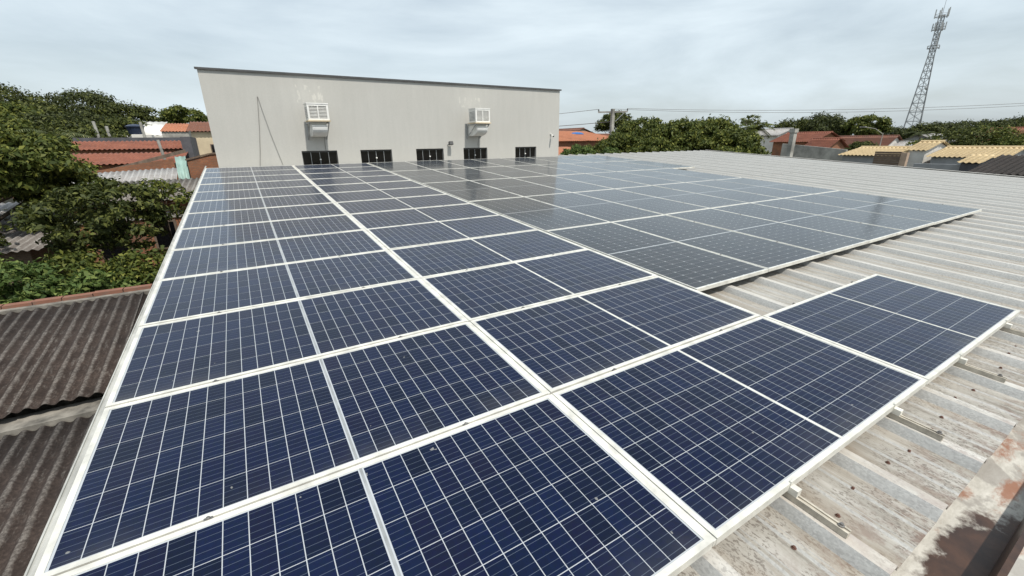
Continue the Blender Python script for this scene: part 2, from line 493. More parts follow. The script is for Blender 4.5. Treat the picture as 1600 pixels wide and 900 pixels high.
def leaf_mat(name, dark, mid, light, trans=0.22):
    k = NM(name)
    g = k.n('ShaderNodeNewGeometry')
    c = k.ramp(g.outputs['Random Per Island'], [(0.0, dark), (0.5, mid), (0.85, light), (1.0, tuple(min(1, q*1.45) for q in light))])
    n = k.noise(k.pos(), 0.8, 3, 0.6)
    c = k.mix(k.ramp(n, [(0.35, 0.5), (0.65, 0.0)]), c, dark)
    k.set(c, 0.6, 0, 0.22)
    tr = k.n('ShaderNodeBsdfTranslucent'); k.l(c, tr.inputs['Color'])
    mx = k.n('ShaderNodeMixShader'); mx.inputs[0].default_value = trans
    k.l(k.b.outputs[0], mx.inputs[1]); k.l(tr.outputs[0], mx.inputs[2]); k.l(mx.outputs[0], k.out.inputs['Surface'])
    return k.m
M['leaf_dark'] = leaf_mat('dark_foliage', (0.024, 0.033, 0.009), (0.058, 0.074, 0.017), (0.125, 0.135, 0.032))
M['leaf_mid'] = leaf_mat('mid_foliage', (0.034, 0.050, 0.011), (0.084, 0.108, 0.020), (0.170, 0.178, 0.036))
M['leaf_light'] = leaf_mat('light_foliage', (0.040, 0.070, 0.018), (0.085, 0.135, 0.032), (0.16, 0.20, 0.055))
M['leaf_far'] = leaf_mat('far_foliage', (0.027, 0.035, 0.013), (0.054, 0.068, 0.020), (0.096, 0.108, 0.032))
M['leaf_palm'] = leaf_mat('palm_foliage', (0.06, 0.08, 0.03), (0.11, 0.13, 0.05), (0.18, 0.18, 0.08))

def ground_mat():
    k = NM('dry_earth_and_grass')
    p = k.pos()
    a = k.noise(p, 0.18, 6, 0.65); b = k.noise(p, 2.5, 5, 0.7)
    c = k.ramp(a, [(0.35, (0.17, 0.12, 0.075)), (0.55, (0.10, 0.10, 0.05)), (0.7, (0.06, 0.085, 0.03))])
    c = k.mix(k.ramp(b, [(0.4, 0.5), (0.65, 0.0)]), c, (0.06, 0.055, 0.03))
    k.set(c, 0.95)
    return k.m
M['ground'] = ground_mat()

# ------------------------------------------------------------------ ground
def ss(t):
    t = np.clip(t, 0, 1); return t*t*(3-2*t)
def gz(x, y):
    return float(1.9*ss((y-13)/20)*ss((9-x)/12) + 4.2*ss((y-42)/45)*ss((12-x)/40))
def build_ground():
    e = np.concatenate([-np.geomspace(2500, 130, 14), np.linspace(-120, 120, 81), np.geomspace(130, 2500, 14)])
    n = len(e); X, Y = np.meshgrid(e, e, indexing='ij')
    Z = 1.9*ss((Y-13)/20)*ss((9-X)/12) + 4.2*ss((Y-42)/45)*ss((12-X)/40)
    v = np.stack([X, Y, Z], -1).reshape(-1, 3)
    i, j = np.meshgrid(np.arange(n-1), np.arange(n-1), indexing='ij'); q = (i*n+j).ravel()
    f = np.stack([q, q+n, q+n+1, q+1], 1)
    link('ground', np_mesh('ground', v, f, M['ground'], True), kind='structure')
build_ground()

# ------------------------------------------------------------------ the warehouse under the panels
ware = thing('warehouse', 'low warehouse with weathered white ribbed metal roof under the solar panels', 'building', matrix=ROOF)
RIB_H = 0.045; VAL = -0.13
SH0 = 0.395; SHW = 1.03
def sheet_profile():
    pts = [(0.0, 0.0)]
    for c in (0.06, 0.575):
        pts += [(c-0.062, 0), (c-0.028, RIB_H), (c+0.028, RIB_H), (c+0.062, 0)]
        for s in (0.16, 0.30):
            pts += [(c+0.062+s-0.02, 0), (c+0.062+s-0.008, 0.006), (c+0.062+s+0.008, 0.006), (c+0.062+s+0.02, 0)]
    pts += [(SHW-0.002, 0.0), (SHW+0.026, RIB_H+0.003), (SHW+0.088, RIB_H+0.003), (SHW+0.118, 0.012)]
    pts = sorted(set(pts[1:]), key=lambda q: q[0]) if False else pts[1:]
    return pts
def sheet_mesh(y0, y1, dz=0.0):
    m = MB(); pr = sheet_profile(); t = 0.0016
    n = len(pr)
    vs_ = []
    for y in (y0, y1):
        for x, z in pr: vs_.append((x, y, z+dz))
    for y in (y0, y1):
        for x, z in pr: vs_.append((x, y, z+dz-t))
    fs = [(i, i+1, n+i+1, n+i) for i in range(n-1)]
    fs += [(2*n+i+1, 2*n+i, 3*n+i, 3*n+i+1) for i in range(n-1)]
    fs += [(i, 2*n+i, 2*n+i+1, i+1) for i in range(n-1)]
    m.add(vs_, fs)
    return m.mesh('roof_sheet', M['roof'])
me_low = sheet_mesh(-1.36, 5.75); me_up_short = sheet_mesh(5.60, 12.66, 0.005); me_up_long = sheet_mesh(5.60, 13.45, 0.005)
scr = MB().lathe([(0.010, 0.0), (0.010, 0.002), (0.006, 0.003), (0.006, 0.008), (0.003, 0.010)], 8).mesh('screw', plain('rusty_screw', (0.10, 0.045, 0.03), 0.8))
for k in range(21):
    x = SH0 + k*SHW
    zz = VAL + (0.0012 if k % 2 else 0)
    s = link('roof_sheet', me_low, ware, (x, 0, zz))
    for j, sx in enumerate((0.20, 0.40, 0.72, 0.92)):
        link('screw', scr, s, (sx + 0.02*math.sin(k*3+j), -1.12 + 0.02*math.cos(k*5+j*2), 0.001))
    u = link('roof_sheet', me_up_short if x < 11.6 else me_up_long, ware, (x, 0, zz))
    if x > 11:
        for sx in (0.06, 0.575): link('screw', scr, u, (sx, 5.66, RIB_H + 0.006))
XR = SH0 + 21*SHW
# aluminium trim along the left verge
MB().prism([(-0.019, -0.135), (-0.019, -0.010), (0.008, -0.010), (0.008, -0.014), (-0.016, -0.014), (-0.016, -0.135)], 'y', -1.36, 12.66).prism(
    [(-0.019, -0.010), (-0.013, -0.010), (-0.013, -0.004), (-0.019, -0.004)], 'y', -1.36, 12.66).build('verge_trim', plain('dull_aluminium_trim', (0.46, 0.455, 0.42), 0.5, 0.2, 0.25, 14, stretch=(1, 0.3, 1)), ware)
MB().prism([(XR+0.06, -0.20), (XR+0.06, VAL+RIB_H+0.012), (XR-0.10, VAL+RIB_H+0.012), (XR-0.10, VAL+RIB_H+0.009), (XR+0.055, VAL+RIB_H+0.009), (XR+0.055, -0.20)], 'y', -1.36, 13.45).build('verge_trim', M['roof'], ware)
MB().box(-0.014, 0.40, -1.36, 12.66, VAL-0.004, VAL-0.001).build('verge_sheet', M['roof'], ware)
# gutter at the eave
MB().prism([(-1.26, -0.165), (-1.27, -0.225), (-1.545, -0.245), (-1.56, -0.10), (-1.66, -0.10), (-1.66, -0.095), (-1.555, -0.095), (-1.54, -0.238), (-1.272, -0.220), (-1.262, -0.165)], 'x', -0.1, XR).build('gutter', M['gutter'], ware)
# outer walls below the roof
M4 = MB()
for (x0, x1, y0, y1) in ((-0.02, 0.16, -1.5, 12.6), (XR-0.25, XR-0.07, -1.5, 13.2), (0.163, XR-0.253, -1.5, -1.32), (11.9, XR-0.253, 13.02, 13.2)):
    M4.box(x0, x1, y0, y1, -6.5, -0.27)
M4.build('wall', M['plaster_grey'], ware)

# ------------------------------------------------------------------ white building at the back
WY = 12.70; WX0 = 0.27; WX1 = 11.68; WT = 7.72
bld = thing('plastered_building', 'tall grey plastered building with dark roof edge and five low windows', 'building', (0, 0, 0))
wins = [(2.36, 3.34), (4.02, 5.00), (5.81, 6.78), (7.53, 8.47), (9.66, 10.61)]
WZ0, WZ1 = 5.16, 5.69
m = MB()
m.box(WX0, WX1, WY, WY+0.2, 0, WZ0); m.box(WX0, WX1, WY, WY+0.2, WZ1, WT)
xs = [WX0] + [v for w in wins for v in w] + [WX1]
for i in range(0, len(xs), 2): m.box(xs[i], xs[i+1], WY, WY+0.2, WZ0, WZ1)
m.box(WX0, WX0+0.2, WY+0.2, WY+9, 0, WT); m.box(WX1-0.2, WX1, WY+0.2, WY+9, 0, WT); m.box(WX0, WX1, WY+9, WY+9.2, 0, WT)
m.build('wall', M['wall'], bld)
MB().box(WX0+0.2, WX1-0.2, WY+0.2, WY+9, WT-0.5, WT-0.4).build('roof', M['fibre_grey'], bld)
MB().prism([(WY-0.045, WT-0.028), (WY-0.045, WT+0.022), (WY+0.25, WT+0.022), (WY+0.25, WT+0.002), (WY-0.03, WT+0.002), (WY-0.03, WT-0.028)], 'x', WX0-0.05, WX1+0.05).build('roof_edge_cap', M['dark_metal'], bld)
for (a, b) in wins:
    d = WY + 0.07
    f = MB()
    f.box(a, b, d, d+0.05, WZ1-0.045, WZ1); f.box(a, b, d, d+0.05, WZ0, WZ0+0.04)
    f.box(a, a+0.025, d, d+0.05, WZ0+0.04, WZ1-0.045); f.box(b-0.025, b, d, d+0.05, WZ0+0.04, WZ1-0.045)
    w = (b-a)/4
    wo = f.build('window', M['dark_metal'], bld)
    for i in range(1, 4):
        MB().box(a+i*w-0.006, a+i*w+0.006, d-0.006, d+0.03, WZ0+0.04, WZ1-0.045).build('mullion', M['galv'], wo)
    for i in range(4):
        MB().box(a+i*w+(0.026 if i == 0 else 0.01), a+(i+1)*w-(0.026 if i == 3 else 0.01), d+0.012, d+0.018, WZ0+0.04, WZ1-0.045).build('pane', M['black_glass'], wo)
    c = (a+b)/2
    MB().lathe([(0.02, -0.02), (0.028, -0.01), (0.028, 0.01), (0.02, 0.02)], 10, (c, d-0.025, WZ0+0.28)).build('latch', M['white_metal'], wo)

# ------------------------------------------------------------------ solar panels
def uv_quads(me, k=4):
    uvl = me.uv_layers.new(name='UVMap')
    return uvl
def frame_mesh(lx, ly, lip, h, name='frame'):
    m = MB(); a, b = lx/2, ly/2; t = 0.002
    # side walls (hollow aluminium profile) with a lip on top and mitred corners
    for (x0, x1, y0, y1, ix0, ix1, iy0, iy1) in ((-a, a, -b, -b+lip, -a+lip, a-lip, 0, 0), (-a, a, b-lip, b, -a+lip, a-lip, 0, 0)):
        s = 1 if y0 < 0 else -1
        yo, yi = (-b, -b+lip) if s == 1 else (b, b-lip)
        m.add([(-a,yo,0),(a,yo,0),(a-lip,yi,0),(-a+lip,yi,0),(-a,yo,-h),(a,yo,-h),(a-lip,yi,-h),(-a+lip,yi,-h)],
              [(0,1,2,3),(7,6,5,4),(0,4,5,1),(2,6,7,3)] if s == 1 else [(3,2,1,0),(4,5,6,7),(1,5,4,0),(3,7,6,2)])
    for s in (1, -1):
        xo, xi = (-a, -a+lip) if s == 1 else (a, a-lip)
        m.add([(xo,-b,0),(xo,b,0),(xi,b-lip,0),(xi,-b+lip,0),(xo,-b,-h),(xo,b,-h),(xi,b-lip,-h),(xi,-b+lip,-h)],
              [(3,2,1,0),(4,5,6,7),(1,5,4,0),(3,7,6,2)] if s == 1 else [(0,1,2,3),(7,6,5,4),(0,4,5,1),(2,6,7,3)])
    return m.mesh(name, M['frame'])

def cells_layout_land(px, py, ox, cg):
    """24 x 6 half cells lying across; centre gap cg"""
    out = []
    for i in range(24):
        s = -1 if i < 12 else 1
        x = s*(cg/2 + (0.5 + ((11-i) if i < 12 else (i-12)))*px)
        for j in range(6): out.append((x, (j-2.5)*py))
    return out

def cell_mesh(pos, w, h, z, mat, ch=0.0, name='solar_cells', th=0.0004):
    vs_, fs, uv = [], [], []
    a, b = w/2, h/2
    poly = [(-a+ch,-b),(a-ch,-b),(a,-b+ch),(a,b-ch),(a-ch,b),(-a+ch,b),(-a,b-ch),(-a,-b+ch)] if ch else [(-a,-b),(a,-b),(a,b),(-a,b)]
    n = len(poly)
    for (cx, cy) in pos:
        o = len(vs_)
        vs_ += [(cx+x, cy+y, z) for x, y in poly]
        fs.append(tuple(range(o, o+n)))
        uv += [((x+a)/w, (y+b)/h) for x, y in poly]
    me = bpy.data.meshes.new(name); me.from_pydata(vs_, [], fs)
    ul = me.uv_layers.new(name='UVMap')
    ul.data.foreach_set('uv', np.array(uv, np.float32).ravel())
    me.materials.append(mat); me.update()
    return me

ORD = ['first', 'second', 'third', 'fourth', 'fifth', 'sixth', 'seventh', 'eighth', 'ninth', 'tenth', 'eleventh', 'twelfth', 'thirteenth']
# the blue landscape modules
LX, LY, LIP, FH = 1.978, 0.988, 0.022, 0.038
fr_l = frame_mesh(LX, LY, LIP, FH)
bs_l = MB().quad((-LX/2+LIP,-LY/2+LIP,-0.0030),(LX/2-LIP,-LY/2+LIP,-0.0030),(LX/2-LIP,LY/2-LIP,-0.0030),(-LX/2+LIP,LY/2-LIP,-0.0030)).mesh('backsheet', M['backsheet'])
PXc, PYc = 0.0792, 0.1556
lay_l = cells_layout_land(PXc, PYc, 0, 0.020)
cells_l = cell_mesh(lay_l, PXc-0.0034, PYc-0.0031, -0.0024, M['cell_blue'])
one_cell = cell_mesh([(0, 0)], PXc-0.0034, PYc-0.0031, 0.0006, M['cell_blue'], name='solar_cell')
clamp_me = MB().box(-0.014, 0.014, -0.0055, 0.0055, -0.006, 0.002).lathe([(0.007, 0.002), (0.007, 0.007), (0.004, 0.008)], 8).mesh('clamp', M['bolt'])
strip_me = MB().box(-0.0055, 0.0055, -LY/2+LIP, LY/2-LIP, -0.0029, -0.0020).mesh('centre_strip', M['galv'])
strip_white = MB().box(-0.0075, 0.0075, -LY/2+LIP, LY/2-LIP, -0.0029, -0.0020).mesh('centre_strip', M['frame'])
joint_me = MB().box(-0.0085, 0.0085, -LY/2, LY/2, -0.030, -0.0035).mesh('joint_strip', M['frame'])
def land_panel(cx, cy, label, single, strip, group):
    mtx = ROOF @ Matrix.Translation((cx, cy, random.uniform(-0.002, 0.002))) @ Matrix.Rotation(random.gauss(0, 0.0012), 4, 'X') @ Matrix.Rotation(random.gauss(0, 0.0008), 4, 'Y')
    r = thing('solar_panel', label, 'solar panel', matrix=mtx, group=group)
    link('frame', fr_l, r)
    b = link('backsheet', bs_l, r)
    if single:
        for (x, y) in lay_l: link('solar_cell', one_cell, b, (x, y, -0.0030))
    else:
        link('solar_cells', cells_l, b, kind='stuff')
    link('centre_strip', strip_me if strip else strip_white, r)
    if strip is not None and cx < 4: link('joint_strip', joint_me, r, (1.0, 0, 0))
    for x in (-0.53, 0.50): link('clamp', clamp_me, r, (x, 0.5, 0))
    return r
GL = 'blue solar panels of the left block'
for row in range(13):
    for col in range(2):
        lab = 'blue solar panel, %s column of the left block, %s row from the near edge' % (('leftmost', 'second')[col], ORD[row])
        land_panel(1.0 + 2.0*col, row - 0.5, lab, row <= 4, col == 0, GL)
land_panel(5.0, -0.5, 'lone blue solar panel jutting out at the right end of the nearest row', True, False, GL)

# the grey portrait modules
DX, DY, DL = 1.134, 2.279, 0.014
fr_d = frame_mesh(DX, DY, DL, 0.035)
bs_d = MB().quad((-DX/2+DL,-DY/2+DL,-0.0030),(DX/2-DL,-DY/2+DL,-0.0030),(DX/2-DL,DY/2-DL,-0.0030),(-DX/2+DL,DY/2-DL,-0.0030)).mesh('backsheet', M['backsheet_mono'])
pdx, pdy = 0.1830, 0.0922
lay_d = []
for i in range(6):
    for j in range(24):
        s = -1 if j < 12 else 1
        lay_d.append(((i-2.5)*pdx, s*(0.008 + (0.5 + ((11-j) if j < 12 else (j-12)))*pdy)))
cells_d = cell_mesh(lay_d, pdx-0.0030, pdy-0.0022, -0.0024, M['cell_mono'], 0.009)
CPX, CPY = 1.140, 2.290
for row in range(5):
    for col in range(7 if row < 3 else 8):
        lab = 'dark grey solar panel, right block, %s row from near edge, %s from left' % (ORD[row], ORD[col])
        mtx = ROOF @ Matrix.Translation((4.035 + DX/2 + col*CPX, 0.60 + DY/2 + row*CPY, random.uniform(-0.002, 0.002))) @ Matrix.Rotation(random.gauss(0, 0.0012), 4, 'X') @ Matrix.Rotation(random.gauss(0, 0.0010), 4, 'Y')
        r = thing('solar_panel', lab, 'solar panel', matrix=mtx, group='dark grey solar panels of the right block')
        link('frame', fr_d, r)
        b = link('backsheet', bs_d, r)
        link('solar_cells', cells_d, b, kind='stuff')
        for y in (-0.6, 0.6): link('clamp', clamp_me, r, (DX/2+0.003, y, 0))

# mounting rails under the modules, their ends stick out over the eave
for i, (x, lab) in enumerate(((2.515, 'aluminium mounting rail end poking out beneath the second near panel, nearest the corner'), (3.545, 'aluminium mounting rail end poking out beneath the middle of the nearest row'),
                              (4.575, 'aluminium mounting rail end under the left half of the jutting panel'), (5.605, 'aluminium mounting rail end under the right half of the jutting panel'))):
    r = thing('mounting_rail', lab, 'mounting rail', matrix=ROOF @ Matrix.Translation((x, 0, VAL+RIB_H+0.005)), group='mounting rails')
    y1 = 11.9 if x < 4 else 0.0
    MB().prism([(-0.015, 0), (0.015, 0), (0.015, 0.028), (0.006, 0.028), (0.006, 0.022), (-0.006, 0.022), (-0.006, 0.028), (-0.015, 0.028)], 'y', -1.215+0.01*(i % 2), y1).build('rail', M['rail'], r)
    MB().box(-0.016, 0.016, -1.028, -0.9965, 0.0285, 0.060).box(-0.016, 0.016, -0.9965, -0.988, 0.0285, 0.086).build('end_clamp', M['frame'], r)
    MB().lathe([(0.011, 0), (0.011, 0.006), (0.006, 0.007), (0.006, 0.014)], 8, (0, -1.185, 0.028)).build('bolt', M['bolt'], r)

# ------------------------------------------------------------------ things on the white building
def cooler(x0, x1, lab):
    r = thing('evaporative_cooler', lab, 'air cooler', ((x0+x1)/2, WY, 6.0), group='evaporative coolers on the wall')
    a = (x1-x0)/2
    yb, yf = -0.27, -0.77
    zb, zt = 0.50, 0.91
    c = MB()
    c.box(-a, -a+0.05, yf, yb, zb, zt); c.box(a-0.05, a, yf, yb, zb, zt)
    c.box(-a+0.05, a-0.05, yf, yf+0.05, zb, zb+0.05); c.box(-a+0.05, a-0.05, yf, yf+0.05, zt-0.05, zt)
    c.box(-a+0.05, a-0.05, yb-0.03, yb, zb, zt); c.box(-a-0.01, a+0.01, yf-0.01, yb+0.01, zt, zt+0.03)
    c.box(-0.014, 0.014, yf+0.003, yf+0.04, zb+0.05, zt-0.05)
    c.build('cabinet', M['white_metal'], r)
    MB().box(-a+0.052, a-0.052, yf+0.055, yb-0.035, zb+0.052, zt-0.052).build('wet_pad', M['galv'], r)
    for i in range(8):
        z = zb+0.07+i*0.036
        for s in (-1, 1):
            x0_, x1_ = (-a+0.052, -0.016) if s < 0 else (0.016, a-0.052)
            MB().add([(x0_, yf+0.008, z), (x1_, yf+0.008, z), (x1_, yf+0.045, z+0.02), (x0_, yf+0.045, z+0.02),
                      (x0_, yf+0.008, z+0.006), (x1_, yf+0.008, z+0.006), (x1_, yf+0.045, z+0.026), (x0_, yf+0.045, z+0.026)],
                     [(3,2,1,0),(4,5,6,7),(0,1,5,4),(1,2,6,5),(2,3,7,6),(3,0,4,7)]).build('slat', M['white_metal'], r)
    for i in range(7):     # side louvres
        z = zb+0.06+i*0.042
        MB().box(-a-0.008, -a-0.001, yf+0.06, yb-0.05, z, z+0.022).build('slat', M['galv'], r)
    MB().box(-a-0.02, a+0.02, yf-0.03, yb+0.02, zb-0.035, zb-0.001).build('tray', M['plaster_cream'], r)
    # blower elbow turning from the cabinet into the wall
    e = MB(); w = a-0.075; n = 7
    prof_o = [(-0.60, zb-0.036), (-0.60, 0.36), (-0.72, 0.34)] + [(-0.72+0.46*(1-math.cos(t)), 0.30-0.22*math.sin(t)) for t in [math.pi/2*i/n for i in range(n+1)]] + [(-0.002, 0.08)]
    prof_i = [(-0.002, 0.40), (-0.22, 0.42), (-0.30, zb-0.036)]
    e.prism((prof_o + prof_i)[::-1], 'x', -w, w)
    e.build('duct', M['white_metal'], r)
    MB().box(-w-0.010, w+0.010, -0.735, -0.605, 0.345, 0.368).build('duct_band', M['white_metal'], r)
    for s in (-1, 1):
        b = MB(); x = s*(a-0.02)
        b.bar((x, -0.02, 0.44), (x, -0.76, 0.44), 0.03); b.bar((x, -0.02, 0.02), (x, -0.70, 0.42), 0.025); b.bar((x, -0.017, 0.0), (x, -0.017, 0.46), 0.03)
        b.build('bracket', M['galv'], r)
    MB().tube([(0.16, -0.2, 0.16), (0.17, -0.06, 0.0), (0.17, -0.02, -0.2), (0.175, -0.02, -0.33)], 0.008, 5).build('drain_hose', M['grey_cable'], r)
cooler(2.58, 3.12, 'white louvred evaporative cooler above the leftmost window')
cooler(7.66, 8.20, 'white louvred evaporative cooler above the fourth window')

MB().tube([(1.49, WY-0.012, 7.11), (1.47, WY-0.02, 6.9), (1.40, WY-0.012, 6.3), (1.31, WY-0.012, 5.7), (1.24, WY-0.012, 5.30)], 0.008, 6).build('cable', M['pale_cable'], None, label='grey cable hanging nearly straight down the left part of the wall', cat='cable')
MB().tube([(1.50, WY-0.014, 7.10), (1.56, WY-0.03, 6.7), (1.66, WY-0.03, 6.1), (1.76, WY-0.02, 5.6), (1.82, WY-0.012, 5.32)], 0.005, 6).build('cable', M['pale_cable'], None, label='thin grey cable slanting right from the wall hook', cat='cable')
fl = thing('floodlight', 'small dark floodlight on the wall between third and fourth windows', 'floodlight', (7.0, WY, 5.85))
MB().bar((-0.06, 0, -0.05), (-0.02, -0.12, -0.02), 0.03).build('arm', M['galv'], fl)
MB().add([(-0.07,-0.10,-0.06),(0.07,-0.10,-0.06),(0.07,-0.22,-0.03),(-0.07,-0.22,-0.03),(-0.06,-0.08,0.05),(0.06,-0.08,0.05),(0.06,-0.19,0.07),(-0.06,-0.19,0.07)],
         [(3,2,1,0),(4,5,6,7),(0,1,5,4),(1,2,6,5),(2,3,7,6),(3,0,4,7)]).build('lamp_head', M['dark_metal'], fl)
sc = thing('security_camera', 'white security camera near the right end of the wall', 'camera', (11.28, WY, 6.12))
MB().lathe([(0.035, 0), (0.035, 0.015)], 10, (0, -0.02, 0.02)).bar((0, 0, 0.0), (0, -0.10, -0.02), 0.025).build('mount', M['white_metal'], sc)
MB().tube([(0.01, -0.08, -0.03), (-0.02, -0.22, -0.06)], 0.032, 10).build('body', M['white_metal'], sc)
MB().tube([(-0.021, -0.222, -0.061), (-0.024, -0.235, -0.064)], 0.026, 10).build('lens', M['black_glass'], sc)

# ------------------------------------------------------------------ corrugated sheets and tiled roofs
def wave_mesh(A, B, Cc, D, pitch, amp, mat, courses=0, step=0.02, name='tile_rows', sharp=1.0, thick=0.012, seg=6):
    """ribbed sheet: A-B eave, D-C ridge; ribs run from eave to ridge"""
    A, B, Cc, D = [np.array(p, float) for p in (A, B, Cc, D)]
    n = max(2, int(round(np.linalg.norm(B-A)/pitch))) * seg
    nm = np.cross(B-A, D-A); nm /= np.linalg.norm(nm)
    if nm[2] < 0: nm = -nm
    u = np.linspace(0, 1, n+1)
    ph = np.cos(2*np.pi*u*n/seg)
    prof = amp*np.sign(ph)*np.abs(ph)**sharp
    if courses:
        vv = []; off = []
        for c in range(courses):
            vv += [c/courses, (c+1)/courses-1e-4]; off += [step, 0.0]
        v = np.array(vv); off = np.array(off)
    else:
        v = np.linspace(0, 1, 3); off = np.zeros(3)
    U, V = np.meshgrid(u, v, indexing='ij')
    P = (A*(1-U)[..., None]+B*U[..., None])*(1-V)[..., None] + (D*(1-U)[..., None]+Cc*U[..., None])*V[..., None]
    P = P + nm*((prof[:, None]+off[None, :])[..., None])
    q = P - nm*thick
    k = len(v); n1 = n+1
    top = P.reshape(-1, 3); bot = q.reshape(-1, 3)
    i, j = np.meshgrid(np.arange(n), np.arange(k-1), indexing='ij'); a = (i*k+j).ravel()
    N = n1*k
    f = [np.stack([a, a+k, a+k+1, a+1], 1), np.stack([a+1+N, a+k+1+N, a+k+N, a+N], 1)]
    e = np.arange(n)*k
    f.append(np.stack([e, e+N, e+k+N, e+k], 1))
    e2 = e+k-1
    f.append(np.stack([e2+k, e2+k+N, e2+N, e2], 1))
    s = np.arange(k-1)
    f.append(np.stack([s+1, s+1+N, s+N, s], 1))
    s2 = s+(n1-1)*k
    f.append(np.stack([s2, s2+N, s2+1+N, s2+1], 1))
    me = np_mesh(name, np.concatenate([top, bot]), np.concatenate(f), mat, False)
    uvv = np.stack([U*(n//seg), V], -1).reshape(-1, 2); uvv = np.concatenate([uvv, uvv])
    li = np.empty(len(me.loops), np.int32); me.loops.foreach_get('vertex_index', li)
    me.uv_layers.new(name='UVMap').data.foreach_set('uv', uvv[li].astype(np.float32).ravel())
    return me

# neighbour's dark fibre-cement roofs, lower left
nb = thing('fibre_cement_roofed_shed', 'low shed with two tiers of dark mossy corrugated roof left of the panels', 'shed', (0, 0, 0))
def fibre_tier(x1, x0, ya, yb, za, zb, split):
    x = x1; k = 0
    while x > x0:
        w = 0.885
        dz = 0.016*(k % 2) + random.uniform(-0.006, 0.006)
        yj = random.uniform(-0.03, 0.03)
        for (t0, t1, lift) in split:
            A = (x-w-0.03, ya+(yb-ya)*t0+yj, za+(zb-za)*t0+dz+lift); B = (x, ya+(yb-ya)*t0+yj, za+(zb-za)*t0+dz+lift)
            Cq = (x, ya+(yb-ya)*t1+yj, za+(zb-za)*t1+dz+lift); D = (x-w-0.03, ya+(yb-ya)*t1+yj, za+(zb-za)*t1+dz+lift)
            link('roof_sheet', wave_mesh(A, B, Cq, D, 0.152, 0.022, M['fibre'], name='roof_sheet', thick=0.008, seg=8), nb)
        x -= w; k += 1
fibre_tier(-0.18, -7.0, 4.92, 7.85, 3.00, 3.42, [(0, 1, 0)])
fibre_tier(-0.18, -5.5, -0.6, 4.74, 2.36, 2.80, [(0, 0.52, 0.0), (0.50, 1, 0.022)])
# parapet strip showing between the tiers and the ridge course of clay blocks
m = MB(); m.box(-7.2, -0.16, 4.76, 5.10, 0.3, 2.885); m.build('wall', M['old_mortar'], nb)
m = MB(); m.box(-7.2, -0.16, 7.86, 8.03, 0.0, 3.46); m.build('ridge_wall', M['old_mortar'], nb)
x = -0.2
while x > -7.1:
    w = random.uniform(0.33, 0.40)
    MB().box(x-w+0.012, x, 7.98+random.uniform(-0.01, 0.01), 8.12, 3.44, 3.505+random.uniform(0, 0.015)).build('brick', M['ridge_brick'], nb)
    x -= w
MB().box(-7.2, -0.16, -0.4, 4.75, 0.0, 2.2).build('wall', M['concrete'], nb)

